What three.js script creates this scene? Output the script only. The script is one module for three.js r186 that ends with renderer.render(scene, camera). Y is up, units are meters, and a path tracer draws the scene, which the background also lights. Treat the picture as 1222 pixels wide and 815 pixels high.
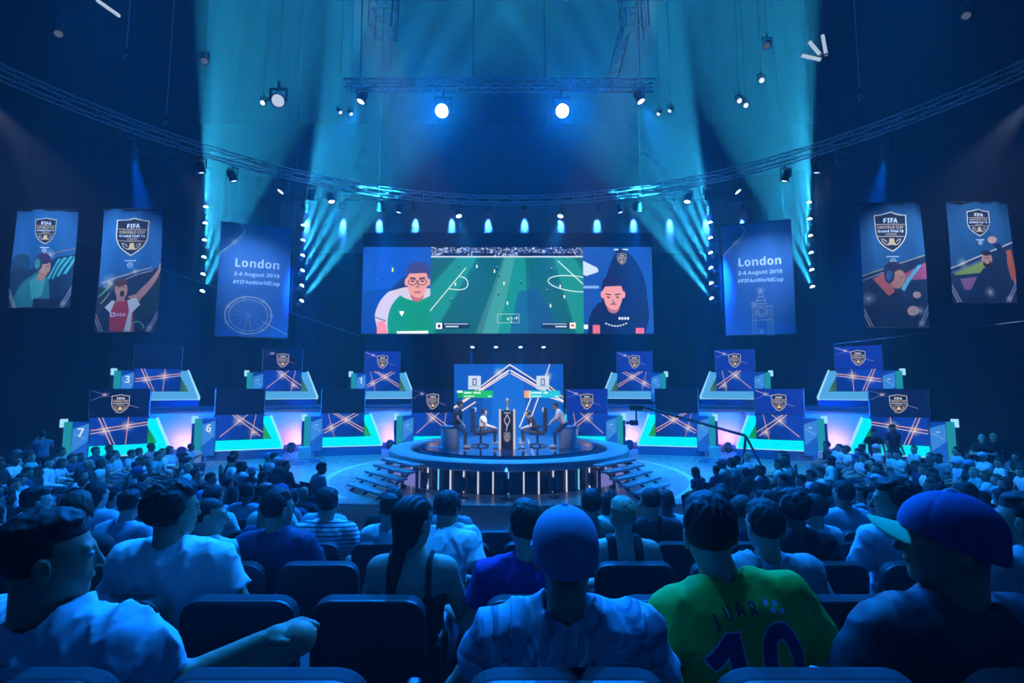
import * as THREE from 'three';
import { mergeGeometries } from 'three/addons/utils/BufferGeometryUtils.js';
import { RoundedBoxGeometry } from 'three/addons/geometries/RoundedBoxGeometry.js';
import { RectAreaLightUniformsLib } from 'three/addons/lights/RectAreaLightUniformsLib.js';

// ---------------------------------------------------------------- camera, haze, exposure
const scene = new THREE.Scene();
scene.background = new THREE.Color(0, 0, 0);
const camera = new THREE.PerspectiveCamera(68.37, 1222 / 815, 0.05, 120);
camera.position.set(0.1, 3.0, 0);
camera.rotation.x = THREE.MathUtils.degToRad(5.28);
scene.fog = new THREE.FogExp2(0xffffff, 0.005);
const renderer = new THREE.WebGLRenderer();
renderer.toneMapping = THREE.LinearToneMapping;
renderer.toneMappingExposure = 1.0;
renderer.shadowMap.enabled = true;
RectAreaLightUniformsLib.init();

// ---------------------------------------------------------------- light colours and helpers
const C = (r, g, b) => new THREE.Color().setRGB(r, g, b);
const BLUE = C(0.0, 0.12, 1.0), FLOORBLUE = C(0.0, 0.3, 1.0), DAZZLE = C(0.0, 0.17, 1.0), KEY = C(0.005, 0.24, 1.0), TEAL = C(0.03, 0.54, 0.95), PURPLE = C(0.5, 0.2, 1.0), PALE = C(0.52, 0.7, 1.0);
function spot(p, t, color, intensity, angle, penumbra = 0.4, radius = 2) {
  const l = new THREE.SpotLight(color, intensity, 0, angle, penumbra, 2);
  l.name = 'spot_light'; l.position.set(...p); l.target.position.set(...t); l.castShadow = true; l.shadow.radius = radius;
  scene.add(l); scene.add(l.target); l.target.name = 'spot_target';
  return l;
}
function rectLight(p, look, w, h, color, intensity) {
  const l = new THREE.RectAreaLight(color, intensity, w, h);
  l.name = 'panel_light'; l.position.set(...p); l.lookAt(...look); scene.add(l);
  return l;
}

// ---------------------------------------------------------------- general helpers
let seed = 20180802;
const rnd = () => { seed = (seed * 1664525 + 1013904223) >>> 0; return seed / 4294967296; };
const rr = (a, b) => a + (b - a) * rnd();
const pick = (a) => a[Math.floor(rnd() * a.length)];
const used = {};
function numbered(n) { used[n] = (used[n] ?? -1) + 1; return used[n] ? n + '_' + String(used[n]).padStart(3, '0') : n; }
function thing(name, label, category, [x, y, z] = [0, 0, 0], turn = 0, group) {
  const o = new THREE.Group(); o.name = numbered(name); o.position.set(x, y, z); o.rotation.y = turn; scene.add(o);
  o.userData.label = label; o.userData.category = category; if (group) o.userData.group = group;
  return o;
}
function part(name, geo, m, parent) {
  const o = new THREE.Mesh(Array.isArray(geo) ? mergeGeometries(geo.map(plain)) : geo, m);
  o.name = name; o.castShadow = o.receiveShadow = true; (parent ?? scene).add(o); return o;
}
function plain(g) {
  g = g.index ? g.toNonIndexed() : g;
  for (const k of Object.keys(g.attributes)) if (!['position', 'normal', 'uv'].includes(k)) g.deleteAttribute(k);
  if (!g.attributes.uv) g.setAttribute('uv', new THREE.BufferAttribute(new Float32Array(g.attributes.position.count * 2), 2));
  return g;
}
function struct(name, geo, m, label, category) {
  const o = part(name, geo, m); o.userData.kind = 'structure'; if (label) { o.userData.label = label; o.userData.category = category; } return o;
}
const V = (x, y, z) => new THREE.Vector3(x, y, z);
const bx = (w, h, d, x = 0, y = 0, z = 0, ry = 0) => new THREE.BoxGeometry(w, h, d).rotateY(ry).translate(x, y, z);
const rbx = (w, h, d, r, x = 0, y = 0, z = 0) => new RoundedBoxGeometry(w, h, d, 2, r).translate(x, y, z);
const cyl = (r0, r1, h, x = 0, y = 0, z = 0, n = 16) => new THREE.CylinderGeometry(r0, r1, h, n).translate(x, y, z);
function rod(a, b, r, n = 6) {
  const A = V(...a), B = V(...b), d = B.clone().sub(A), L = d.length();
  const q = new THREE.Quaternion().setFromUnitVectors(V(0, 1, 0), d.normalize());
  return new THREE.CylinderGeometry(r, r, L, n, 1).applyQuaternion(q).translate((A.x + B.x) / 2, (A.y + B.y) / 2, (A.z + B.z) / 2);
}
const mat = (r, g, b, rough = 0.7, metal = 0, o = {}) => new THREE.MeshStandardMaterial({ color: C(r, g, b), roughness: rough, metalness: metal, ...o });
const glow = (r, g, b, k = 1, o = {}) => new THREE.MeshStandardMaterial({ color: 0x050505, roughness: 0.4, emissive: C(r, g, b), emissiveIntensity: k, ...o });
function extrude(pts, depth, bevel = 0) {
  const s = new THREE.Shape(pts.map(([x, y]) => new THREE.Vector2(x, y)));
  return new THREE.ExtrudeGeometry(s, { depth, bevelEnabled: bevel > 0, bevelSize: bevel, bevelThickness: bevel, bevelSegments: 2, curveSegments: 8 });
}
function canvasTex(w, h, draw) {
  const c = document.createElement('canvas'); c.width = w; c.height = h;
  draw(c.getContext('2d'), w, h);
  const t = new THREE.CanvasTexture(c); t.colorSpace = THREE.SRGBColorSpace; t.magFilter = THREE.LinearFilter; return t;
}
function noiseTex(w, h, f) {
  const d = new Uint8Array(w * h * 4);
  for (let j = 0; j < h; j++) for (let i = 0; i < w; i++) { const v = Math.max(0, Math.min(255, f(i, j) * 255)); d.set([v, v, v, 255], (j * w + i) * 4); }
  const t = new THREE.DataTexture(d, w, h); t.magFilter = THREE.LinearFilter; t.wrapS = t.wrapT = THREE.RepeatWrapping; t.needsUpdate = true; return t;
}
const H3 = (x, y, z) => { const s = Math.sin(x * 127.1 + y * 311.7 + z * 74.7) * 43758.5453; return s - Math.floor(s); };
function noise3(x, y, z) {
  const i = Math.floor(x), j = Math.floor(y), k = Math.floor(z), f = (t) => t * t * (3 - 2 * t), u = f(x - i), v = f(y - j), w = f(z - k), L = (a, b, t) => a + (b - a) * t;
  return L(L(L(H3(i, j, k), H3(i + 1, j, k), u), L(H3(i, j + 1, k), H3(i + 1, j + 1, k), u), v), L(L(H3(i, j, k + 1), H3(i + 1, j, k + 1), u), L(H3(i, j + 1, k + 1), H3(i + 1, j + 1, k + 1), u), v), w);
}

// ---------------------------------------------------------------- shared materials
const M = {
  black: mat(0.012, 0.012, 0.014, 0.7), blackGloss: mat(0.012, 0.012, 0.016, 0.25), metal: mat(0.4, 0.4, 0.43, 0.35, 0.9), darkMetal: mat(0.05, 0.05, 0.055, 0.45, 0.6),
  drape: mat(0.02, 0.021, 0.025, 0.95), white: mat(0.75, 0.75, 0.75, 0.5), cloth: mat(0.3, 0.3, 0.32, 0.9),
};
// ---------------------------------------------------------------- printed and screen artwork (canvas)
const TAU = Math.PI * 2;
function shield(x, cx, cy, w) {               // the event crest: outline, words, two bars and a small trophy
  x.save(); x.translate(cx, cy); x.scale(w / 100, w / 100);
  const path = (k) => { x.beginPath(); x.moveTo(0, -62 * k); x.quadraticCurveTo(24 * k, -54 * k, 48 * k, -52 * k); x.lineTo(48 * k, 0); x.quadraticCurveTo(46 * k, 42 * k, 0, 66 * k); x.quadraticCurveTo(-46 * k, 42 * k, -48 * k, 0); x.lineTo(-48 * k, -52 * k); x.quadraticCurveTo(-24 * k, -54 * k, 0, -62 * k); x.closePath(); };
  path(1.04); x.fillStyle = '#f6e3c4'; x.fill(); path(0.97); x.fillStyle = '#0d1a33'; x.fill();
  x.textAlign = 'center'; x.textBaseline = 'middle';
  x.fillStyle = '#ffffff'; x.font = 'bold 21px sans-serif'; x.fillText('FIFA', 0, -36, 60);
  x.fillStyle = '#f0c79a'; x.fillRect(-46, -24, 92, 2.4); x.font = 'bold 13px sans-serif'; x.fillText('eWORLD CUP', 0, -13, 86);
  x.fillStyle = '#ffffff'; x.font = 'bold 12px sans-serif'; x.fillText('Grand Final 18', 0, 0, 82);
  x.fillStyle = '#f0c79a'; x.font = 'bold 8px sans-serif'; x.fillText('LONDON', 0, 10, 42); x.fillRect(-46, 16, 92, 2.4);
  x.beginPath(); x.moveTo(-7, 24); x.lineTo(7, 24); x.lineTo(9, 38); x.lineTo(16, 46); x.lineTo(-16, 46); x.lineTo(-9, 38); x.closePath(); x.fillStyle = '#f7c884'; x.fill();
  x.strokeStyle = '#f6e3c4'; x.lineWidth = 2.4; for (const s of [-1, 1]) { x.beginPath(); x.moveTo(s * 8, 46); x.quadraticCurveTo(s * 26, 44, s * 30, 26); x.quadraticCurveTo(s * 20, 26, s * 15, 36); x.stroke(); }
  x.restore();
}
function streak(x, x0, y0, x1, y1, w, col) { x.strokeStyle = col; x.lineWidth = w; x.lineCap = 'round'; x.beginPath(); x.moveTo(x0, y0); x.lineTo(x1, y1); x.stroke(); }
function star(x, cx, cy, r, col = '255,225,205') { const g = x.createRadialGradient(cx, cy, 0, cx, cy, r); g.addColorStop(0, `rgba(${col},1)`); g.addColorStop(0.25, `rgba(${col},.55)`); g.addColorStop(1, `rgba(${col},0)`); x.fillStyle = g; x.fillRect(cx - r, cy - r, 2 * r, 2 * r); }
function blob(x, col, pts) { x.fillStyle = col; x.beginPath(); x.moveTo(pts[0][0], pts[0][1]); for (let i = 1; i < pts.length; i++) { const p = pts[i]; p.length === 4 ? x.quadraticCurveTo(...p) : x.lineTo(...p); } x.closePath(); x.fill(); }
function oval(x, col, cx, cy, rx, ry, a = 0) { x.fillStyle = col; x.beginPath(); x.ellipse(cx, cy, rx, ry, a, 0, TAU); x.fill(); }
function bannerBase(x, w, h) { x.fillStyle = '#1c6aa8'; x.fillRect(0, 0, w, h); for (let i = 0; i < 1500; i++) { x.fillStyle = `rgba(${20 + 30 * rnd()},${90 + 40 * rnd()},${150 + 40 * rnd()},.10)`; x.fillRect(rnd() * w, rnd() * h, 2, 10 + 30 * rnd()); } }
function corner(x, w, h) { for (let k = 0; k < 3; k++) { streak(x, -4, h - 170 + k * 26, 70 - k * 12, h + 4, 5, ['#f3d6bd', '#c98d6a', '#f7efe4'][k]); streak(x, w + 4, h - 190 + k * 26, w - 90 + k * 12, h + 4, 5, ['#e9d9e8', '#9d8ad0', '#f3d6bd'][k]); } star(x, w - 60, h - 40, 40); }
function crestTop(x, w, cw, cy) { shield(x, w * 0.5, cy, cw); x.fillStyle = '#ffffff'; x.fillRect(w * 0.5 - cw * 0.2, cy + cw * 0.83, cw * 0.4, 7); x.strokeStyle = '#fff'; x.lineWidth = 5; x.beginPath(); x.arc(w * 0.5, cy + cw * 1.0, cw * 0.085, 0, TAU); x.stroke(); x.fillStyle = '#fff'; x.fillRect(w * 0.5 - cw * 0.05, cy + cw * 0.98, cw * 0.1, 6); }
const BW = 512;
const tex = {};
tex.bannerA = canvasTex(BW, 850, (x, w, h) => {   // player in profile with headphones, teal tracksuit
  bannerBase(x, w, h); crestTop(x, w, 175, 180);
  blob(x, '#0e3f63', [[0, 560], [130, 520], [330, 430], [w, 380], [w, h], [0, h]]);
  oval(x, '#17516f', 70, 470, 66, 90); oval(x, '#0f3c58', 72, 560, 70, 60);
  for (let k = 0; k < 4; k++) blob(x, '#4fd0cf', [[270 + k * 55, 620 - k * 20], [390 + k * 42, 430 - k * 14], [412 + k * 42, 430 - k * 14], [296 + k * 55, 620 - k * 20]]);
  streak(x, 300, 400, w, 330, 7, '#c98a6c'); star(x, 305, 392, 60);
  blob(x, '#2c8f95', [[30, h], [60, 640, 150, 580], [210, 540], [300, 560, 310, 640], [330, h]]);
  blob(x, '#4fb7b4', [[150, 620], [220, 560], [280, 600], [260, 740], [190, 790]]);
  oval(x, '#e3a88c', 268, 500, 48, 70, 0.15); blob(x, '#d99a80', [[228, 540], [290, 560], [250, 620], [205, 600]]);
  oval(x, '#4b3560', 255, 425, 62, 46, 0.2); oval(x, '#274f63', 208, 470, 40, 62); oval(x, '#58a4a8', 204, 470, 24, 44);
  blob(x, '#0c2540', [[200, 770], [w - 90, 770], [w - 90, 830], [200, 850]]);
  x.fillStyle = '#2b1420'; x.fillRect(276, 486, 26, 7); x.fillRect(284, 540, 24, 6); corner(x, w, h);
});
tex.bannerB = canvasTex(BW, 1065, (x, w, h) => {  // footballer in red and white, pointing
  bannerBase(x, w, h); crestTop(x, w, 255, 235);
  blob(x, '#14304a', [[0, 680], [200, 600], [w, 500], [w, h], [0, h]]); blob(x, '#123c3a', [[260, 760], [w, 560], [w, 900], [300, 980]]);
  streak(x, 20, 640, 430, 505, 9, '#e8b98a'); streak(x, 40, 680, 440, 530, 5, '#f6dcc0'); streak(x, 10, 760, 110, 640, 9, '#7ddc6a'); streak(x, 30, 820, 90, 730, 6, '#f3e07a'); star(x, 90, 640, 90); star(x, 305, 548, 34);
  blob(x, '#e39a86', [[250, 760], [330, 740], [420, 620], [470, 545], [492, 520], [500, 470], [512, 470], [510, 540], [490, 590], [430, 690], [340, 830]]);
  blob(x, '#d84040', [[120, h], [96, 880, 110, 820], [170, 780], [250, 790], [300, 820], [330, h]]);
  blob(x, '#f1ece6', [[250, 790], [330, 770], [370, 830], [300, 900], [290, h], [230, h], [270, 880]]); blob(x, '#f1ece6', [[60, 850], [120, 790], [150, 800], [110, 900]]);
  oval(x, '#e8a58e', 195, 700, 52, 80, -0.1); blob(x, '#e39a86', [[160, 740], [225, 750], [230, 800], [160, 800]]);
  oval(x, '#6d3d33', 185, 640, 56, 34, -0.1); oval(x, '#4c1018', 205, 735, 17, 27); x.fillStyle = '#3a1a1a'; x.fillRect(172, 680, 22, 6); x.fillRect(210, 678, 22, 6);
  x.fillStyle = '#fff'; x.fillRect(112, 896, 46, 34); x.fillStyle = '#d84040'; x.fillRect(122, 904, 26, 18); x.strokeStyle = '#fff'; x.lineWidth = 6; for (let k = 0; k < 3; k++) { x.beginPath(); x.arc(180 + k * 26, 914, 9, 0.7, 5.6); x.stroke(); }
  x.strokeStyle = '#63d46d'; x.lineWidth = 10; x.beginPath(); x.arc(350, 1030, 56, Math.PI, TAU); x.stroke(); corner(x, w, h);
});
function london(x, w, h) {
  x.fillStyle = '#3b7cc0'; x.fillRect(0, 0, w, h); for (let i = 0; i < 900; i++) { x.fillStyle = `rgba(80,140,210,.07)`; x.fillRect(rnd() * w, rnd() * h, 3, 20 + 40 * rnd()); }
  x.strokeStyle = '#f4dcc6'; x.lineWidth = 8; x.beginPath(); x.moveTo(0, 270); x.lineTo(150, 110); x.quadraticCurveTo(190, 60, 150, 20); x.lineTo(120, 0); x.stroke(); x.strokeStyle = '#8db4e0'; x.lineWidth = 3; x.beginPath(); x.moveTo(0, 300); x.lineTo(166, 120); x.stroke(); star(x, 100, 160, 34);
  x.fillStyle = '#ffffff'; x.textAlign = 'center'; x.font = 'bold 98px sans-serif'; x.fillText('London', w * 0.53, 372, 330);
  x.font = 'bold 44px sans-serif'; x.fillText('2-4 August 2018', w * 0.53, 446, 340); x.fillText('#FIFAeWorldCup', w * 0.53, 514, 340);
}
tex.londonWheel = canvasTex(BW, 960, (x, w, h) => {
  london(x, w, h); const cx = 225, cy = 775; x.strokeStyle = '#f2d6c4'; x.lineWidth = 10; x.beginPath(); x.ellipse(cx, cy, 165, 155, 0, 0, TAU); x.stroke(); x.lineWidth = 5; x.beginPath(); x.ellipse(cx, cy, 138, 130, 0, 0, TAU); x.stroke();
  for (let k = 0; k < 14; k++) { const a = k / 14 * TAU; streak(x, cx, cy, cx + 136 * Math.cos(a), cy + 128 * Math.sin(a), 1.5, '#a9c3e4'); if (k % 2 === 0) star(x, cx + 164 * Math.cos(a), cy + 154 * Math.sin(a), 24); }
  streak(x, cx, cy, cx - 40, h - 10, 5, '#d7a7a0'); streak(x, cx, cy, cx + 30, h - 10, 5, '#d7a7a0'); streak(x, 330, 830, w, 930, 8, '#eac9b8');
});
tex.londonTower = canvasTex(BW, 960, (x, w, h) => {
  london(x, w, h); const g = '#f2d6b4'; star(x, 268, 585, 40); for (const [y, r] of [[600, 6], [640, 22], [672, 36], [700, 44]]) streak(x, 268 - r, y, 268 + r, y, 5, g); streak(x, 262, 600, 234, 690, 3, g); streak(x, 274, 600, 302, 690, 3, g);
  x.strokeStyle = g; x.lineWidth = 5; x.beginPath(); x.arc(268, 770, 36, 0, TAU); x.stroke(); x.beginPath(); x.arc(268, 770, 20, 0.3, 4); x.stroke();
  for (const X of [204, 224, 312, 332, 348]) streak(x, X, 720, X, h, 3.5, g); streak(x, 204, 720, 348, 720, 5, g); streak(x, 204, 836, 348, 836, 5, g); star(x, 214, 700, 34); star(x, 262, 930, 30);
});
tex.bannerE = canvasTex(BW, 1040, (x, w, h) => {  // player with headphones and fist
  x.fillStyle = '#1c608f'; x.fillRect(0, 0, w, h); crestTop(x, w, 255, 235);
  blob(x, '#0d2e4e', [[0, 620], [200, 540], [w, 440], [w, h], [0, h]]); streak(x, 0, 610, w, 440, 8, '#d9b48a'); streak(x, 0, 650, 230, 560, 5, '#f0dfca');
  blob(x, '#c9577a', [[330, 600], [w, 500], [w, 640], [300, 650]]); blob(x, '#6fd3d8', [[300, 720], [450, 520], [480, 520], [330, 740]]);
  blob(x, '#0f2238', [[10, h], [0, 700, 90, 660], [180, 610], [300, 700, 300, 800], [430, 900], [440, 980], [300, 1000], [260, h]]);
  oval(x, '#2a2340', 250, 560, 80, 66, -0.3); blob(x, '#e0674e', [[70, 640], [170, 590], [250, 740], [200, 780]]); oval(x, '#e0906e', 285, 640, 58, 84, 0.5); oval(x, '#1c2d4c', 215, 610, 40, 64, 0.2); oval(x, '#39688c', 213, 610, 24, 44, 0.2);
  oval(x, '#f0b79c', 390, 900, 52, 40, -0.3); oval(x, '#f0b79c', 432, 768, 30, 28); x.fillStyle = '#4a1c20'; x.fillRect(300, 620, 30, 8); star(x, 40, 800, 70); star(x, 450, 900, 50); corner(x, w, h);
});
tex.bannerF = canvasTex(BW, 850, (x, w, h) => {   // bearded player, raised fist, dark hoodie
  x.fillStyle = '#1b5a86'; x.fillRect(0, 0, w, h); crestTop(x, w, 175, 170);
  blob(x, '#123554', [[0, 560], [w, 340], [w, h], [0, h]]); streak(x, 0, 560, w, 340, 10, '#f0d9cf'); streak(x, 0, 600, 300, 470, 6, '#8e9fd0');
  blob(x, '#9fb04a', [[20, 600], [300, 480], [310, 590], [30, 620]]); blob(x, '#a8698a', [[60, 650], [280, 620], [240, 740], [90, 740]]); blob(x, '#e26a3c', [[430, 420], [490, 400], [w, 560], [w, 700], [470, 640]]);
  blob(x, '#0c2844', [[120, 780], [200, 640], [260, 560], [330, 540], [400, 420], [350, 360], [400, 350], [450, 440], [440, 640], [470, h], [100, h]]);
  oval(x, '#e09a80', 300, 480, 46, 62); oval(x, '#2c1c22', 302, 520, 38, 36); oval(x, '#e09a80', 300, 496, 26, 26); oval(x, '#2a1a20', 300, 430, 46, 22); oval(x, '#e7a68c', 352, 318, 32, 30);
  x.fillStyle = '#2b1518'; x.fillRect(276, 468, 18, 6); x.fillRect(306, 468, 18, 6); star(x, 90, 520, 60); star(x, 300, 760, 60); corner(x, w, h);
});
// main screen: two camera pictures either side of the pitch
function face(x, cx, cy, s, skin, hair, glasses, down) {
  oval(x, skin[1], cx, cy + 62 * s, 34 * s, 40 * s);
  blob(x, skin[0], [[cx - 52 * s, cy - 40 * s], [cx - 54 * s, cy + 20 * s, cx - 38 * s, cy + 58 * s], [cx - 10 * s, cy + 86 * s, cx + 12 * s, cy + 84 * s], [cx + 42 * s, cy + 70 * s, cx + 50 * s, cy + 10 * s], [cx + 54 * s, cy - 50 * s]]);
  oval(x, skin[0], cx - 54 * s, cy + 2 * s, 10 * s, 20 * s); oval(x, skin[0], cx + 54 * s, cy + 2 * s, 10 * s, 20 * s);
  blob(x, hair, [[cx - 58 * s, cy - 14 * s], [cx - 66 * s, cy - 80 * s, cx - 20 * s, cy - 98 * s], [cx + 40 * s, cy - 110 * s, cx + 62 * s, cy - 70 * s], [cx + 62 * s, cy - 30 * s, cx + 54 * s, cy - 10 * s], [cx + 44 * s, cy - 44 * s], [cx - 40 * s, cy - 40 * s]]);
  x.strokeStyle = '#241420'; x.lineWidth = 6 * s; for (const d of [-1, 1]) { x.beginPath(); x.moveTo(cx + d * 10 * s, cy - 16 * s + down); x.lineTo(cx + d * 38 * s, cy - 20 * s + down); x.stroke(); oval(x, '#2a1a22', cx + d * 24 * s, cy - 2 * s + down, 9 * s, 4 * s); }
  if (glasses) { x.lineWidth = 3.5 * s; for (const d of [-1, 1]) { x.beginPath(); x.ellipse(cx + d * 24 * s, cy + 2 * s, 21 * s, 15 * s, 0, 0, TAU); x.stroke(); } x.beginPath(); x.moveTo(cx - 4 * s, cy); x.lineTo(cx + 4 * s, cy); x.stroke(); }
  blob(x, skin[1], [[cx, cy + 4 * s + down], [cx + 12 * s, cy + 30 * s + down], [cx - 8 * s, cy + 32 * s + down]]); x.fillStyle = '#a04a58'; x.fillRect(cx - 16 * s, cy + 50 * s, 34 * s, 7 * s);
}
tex.mainScreen = canvasTex(2048, 620, (x, w, h) => {
  x.fillStyle = '#1450b4'; x.fillRect(0, 0, 480, h); blob(x, '#0d3f96', [[0, 320], [200, 300], [220, h], [0, h]]); blob(x, '#1c2c66', [[120, 420], [250, 220, 330, 200], [330, 480], [100, h]]); for (let k = 0; k < 40; k++) { x.fillStyle = 'rgba(150,200,255,.35)'; x.fillRect(20 + 200 * rnd(), 60 + 200 * rnd(), 6, 6); }
  x.fillStyle = '#d9e36a'; x.fillRect(205, 150, 12, 30);
  blob(x, '#cfc4d4', [[90, 500], [110, 380, 190, 320], [300, 290], [480, 300], [480, h], [120, h]]); blob(x, '#139064', [[190, h], [160, 430, 270, 350], [370, 420, 480, 350], [480, h]]);
  blob(x, '#f08a8a', [[110, 540], [160, 530], [190, h], [110, h]]); x.strokeStyle = '#12463a'; x.lineWidth = 6; x.beginPath(); x.moveTo(92, 500); x.quadraticCurveTo(130, 520, 170, 530); x.stroke();
  blob(x, '#ffffff', [[262, 462], [300, 462], [282, 500]]); blob(x, '#e9f4ee', [[250, 604], [470, 600], [470, h], [250, h]]);
  face(x, 388, 250, 1.42, ['#e79c8c', '#b96a70'], '#3a3f78', true, 0);
  // pitch
  const L = 480, R = 1560; x.save(); x.beginPath(); x.rect(L, 0, R - L, h); x.clip(); x.fillStyle = '#126a62'; x.fillRect(L, 0, R - L, h);
  for (let k = 0; k < 7; k++) blob(x, k % 2 ? '#1a8c7c' : '#0f5f60', [[L + 20 + k * 170, 70], [L + 160 + k * 170, 70], [L - 300 + k * 330, h], [L - 620 + k * 330, h]]);
  blob(x, 'rgba(20,70,140,.55)', [[L + 620, 320], [L + 760, 300], [L + 930, h], [L + 560, h]]); blob(x, 'rgba(190,200,190,.22)', [[L + 520, 70], [L + 600, 70], [L + 480, h], [L + 320, h]]);
  x.fillStyle = '#0d1a33'; x.fillRect(L, 0, R - L, 66); for (let k = 0; k < 1500; k++) { x.fillStyle = pick(['#8ea3c8', '#1b2c5a', '#d7dcea', '#405a94', '#0b1430']); x.fillRect(L + rnd() * (R - L), rnd() * 62, 9, 8); }
  x.fillStyle = '#d6e2ee'; x.fillRect(L, 66, R - L, 9); x.fillStyle = '#101c3c'; x.fillRect(L + 90, 44, 360, 22); x.fillRect(L + 620, 44, 400, 22); x.fillStyle = '#e9edf5'; x.font = 'bold 18px sans-serif'; x.fillText('0 - 0', L + 260, 61);
  x.strokeStyle = '#dff3ea'; x.lineWidth = 6; x.beginPath(); x.moveTo(L, 460); x.lineTo(L + 250, 150); x.stroke(); x.beginPath(); x.moveTo(L + 130, 300); x.quadraticCurveTo(L + 280, 330, L + 262, 250); x.quadraticCurveTo(L + 250, 215, L + 205, 215); x.stroke(); x.beginPath(); x.moveTo(R - 180, 100); x.lineTo(R, 270); x.stroke(); x.beginPath(); x.ellipse(R - 60, 265, 190, 55, 0.12, 0.4, TAU - 1.0); x.stroke();
  for (let k = 0; k < 16; k++) { const px = L + 90 + rnd() * 900, py = 130 + rnd() * 300; x.fillStyle = k % 2 ? '#ffffff' : '#0d2b4c'; x.fillRect(px, py, 9, 20); x.fillStyle = '#d8a890'; x.fillRect(px + 1, py - 7, 7, 7); }
  x.strokeStyle = '#c4e6dc'; x.lineWidth = 3; x.strokeRect(L + 475, 482, 150, 62); for (let k = 0; k < 20; k++) { x.fillStyle = k % 2 ? '#e8fff6' : '#2a6b80'; x.fillRect(L + 485 + rnd() * 125, 490 + rnd() * 44, 7, 9); }
  x.fillStyle = '#10203c'; x.fillRect(L + 40, 545, 240, 40); x.fillStyle = '#ffffff'; x.fillRect(L + 44, 545, 42, 42); x.fillStyle = '#223'; x.fillRect(L + 56, 556, 18, 22); x.fillStyle = '#cfe0f0'; x.fillRect(L + 100, 550, 170, 5); x.fillRect(L + 110, 566, 90, 9);
  x.fillStyle = '#10203c'; x.fillRect(R - 300, 545, 240, 40); x.fillStyle = '#f3efe2'; x.fillRect(R - 100, 543, 42, 42); x.fillStyle = '#d33'; x.fillRect(R - 90, 556, 22, 14); x.fillStyle = '#cfe0f0'; x.fillRect(R - 290, 550, 170, 5); x.fillRect(R - 200, 566, 80, 9);
  x.restore();
  // right camera picture: player looking down
  x.save(); x.translate(R, 0); x.beginPath(); x.rect(0, 0, w - R, h); x.clip(); x.fillStyle = '#1a4ea0'; x.fillRect(0, 0, 500, h);
  blob(x, '#c9d8ee', [[0, 100], [100, 150], [110, 180], [20, 210], [0, 200]]); x.fillStyle = '#7fa6dc'; x.fillRect(0, 280, 110, 20); x.fillStyle = '#e6eefc'; x.fillRect(220, 14, 100, 8); x.fillRect(0, 558, 60, 30);
  blob(x, '#101f4a', [[120, 500], [150, 120, 260, 10], [380, 40, 440, 260], [460, 500], [430, h], [120, h]]); shield(x, 276, 84, 62);
  blob(x, '#0f1f47', [[30, h], [20, 470, 110, 400], [330, 400, 420, 500], [430, h]]); x.fillStyle = '#e06a7c'; x.fillRect(62, 560, 50, 60); x.fillRect(362, 580, 60, 40);
  x.fillStyle = '#dfe8f8'; for (let k = 0; k < 4; k++) x.fillRect(244 + k * 20, 504, 14, 18); for (let k = 0; k < 8; k++) x.fillRect(150 + k * 20, 545 + Math.sin(k / 7 * Math.PI) * 18, 13, 9);
  face(x, 208, 340, 1.35, ['#ea9a92', '#b46a72'], '#1b1b4c', false, 26); x.restore();
});
// player stations
function upperPanel(kind) { return canvasTex(256, 150, (x, w, h) => {
  x.fillStyle = ['#040b2a', '#0a1846', '#12309a', '#060f38'][kind]; x.fillRect(0, 0, w, h);
  if (kind === 0) return;
  streak(x, 6, 8, 90, 44, 3, kind === 2 ? '#d3b7d8' : '#54609a'); streak(x, 4, 60, 80, 20, 2, '#7d86c8'); streak(x, 160, 84, 210, 104, 3, '#8f86b8'); streak(x, 110, 130, 120, 112, 3, '#b5a6c8'); star(x, 58, 30, 16);
  shield(x, w * 0.5, h * 0.52, 78);
}); }
tex.up = [0, 1, 2, 3].map(upperPanel);
function lowerPanel(k) { return canvasTex(256, 150, (x, w, h) => {
  x.fillStyle = '#0c3596'; x.fillRect(0, 0, w, h); blob(x, '#103fae', [[0, 0], [150, 0], [60, h], [0, h]]); blob(x, '#0a2b80', [[w, h], [120, h], [w, 40]]);
  const c = '#f0a58c', d = '#ffd6c2';
  if (k === 0) { streak(x, 40, 0, 100, 150, 6, c); streak(x, 56, 0, 116, 150, 3, d); streak(x, 0, 70, w, 30, 6, c); streak(x, 0, 88, w, 44, 4, d); streak(x, 168, 0, 162, 150, 4, c); star(x, 165, 48, 40); star(x, 66, 72, 34); }
  if (k === 1) { streak(x, 70, 0, 250, 120, 6, c); streak(x, 90, 0, w, 104, 4, d); streak(x, 10, 110, 200, 0, 6, c); streak(x, 20, 125, 220, 8, 4, d); streak(x, 40, 0, 80, 150, 3, c); star(x, 148, 42, 40); star(x, 60, 92, 36); }
  if (k === 2) { streak(x, 90, 0, 240, 130, 6, c); streak(x, 110, 0, w, 110, 4, d); streak(x, 30, 130, 170, 0, 5, c); streak(x, 215, 0, 190, 150, 4, c); star(x, 125, 36, 42); star(x, 205, 110, 34); }
}); }
tex.low = [0, 1, 2].map(lowerPanel);
function column(num) { return canvasTex(96, 256, (x, w, h) => {
  x.fillStyle = '#0f48b4'; x.fillRect(0, 0, w, h); blob(x, '#3f8fe6', [[0, 40], [w, 10], [w, 130], [0, 210]]); blob(x, '#1a63cc', [[0, 190], [w, 120], [w, h], [0, h]]); streak(x, 10, 70, 80, 110, 3, '#a9d6f2');
  x.fillStyle = '#eafaff'; x.textAlign = 'center'; x.font = 'bold 76px sans-serif'; if (num) x.fillText(num, w / 2, 92, 80); else { x.fillStyle = '#bfe6ff'; x.fillRect(w * 0.35, 60, 28, 6); }
}); }
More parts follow.
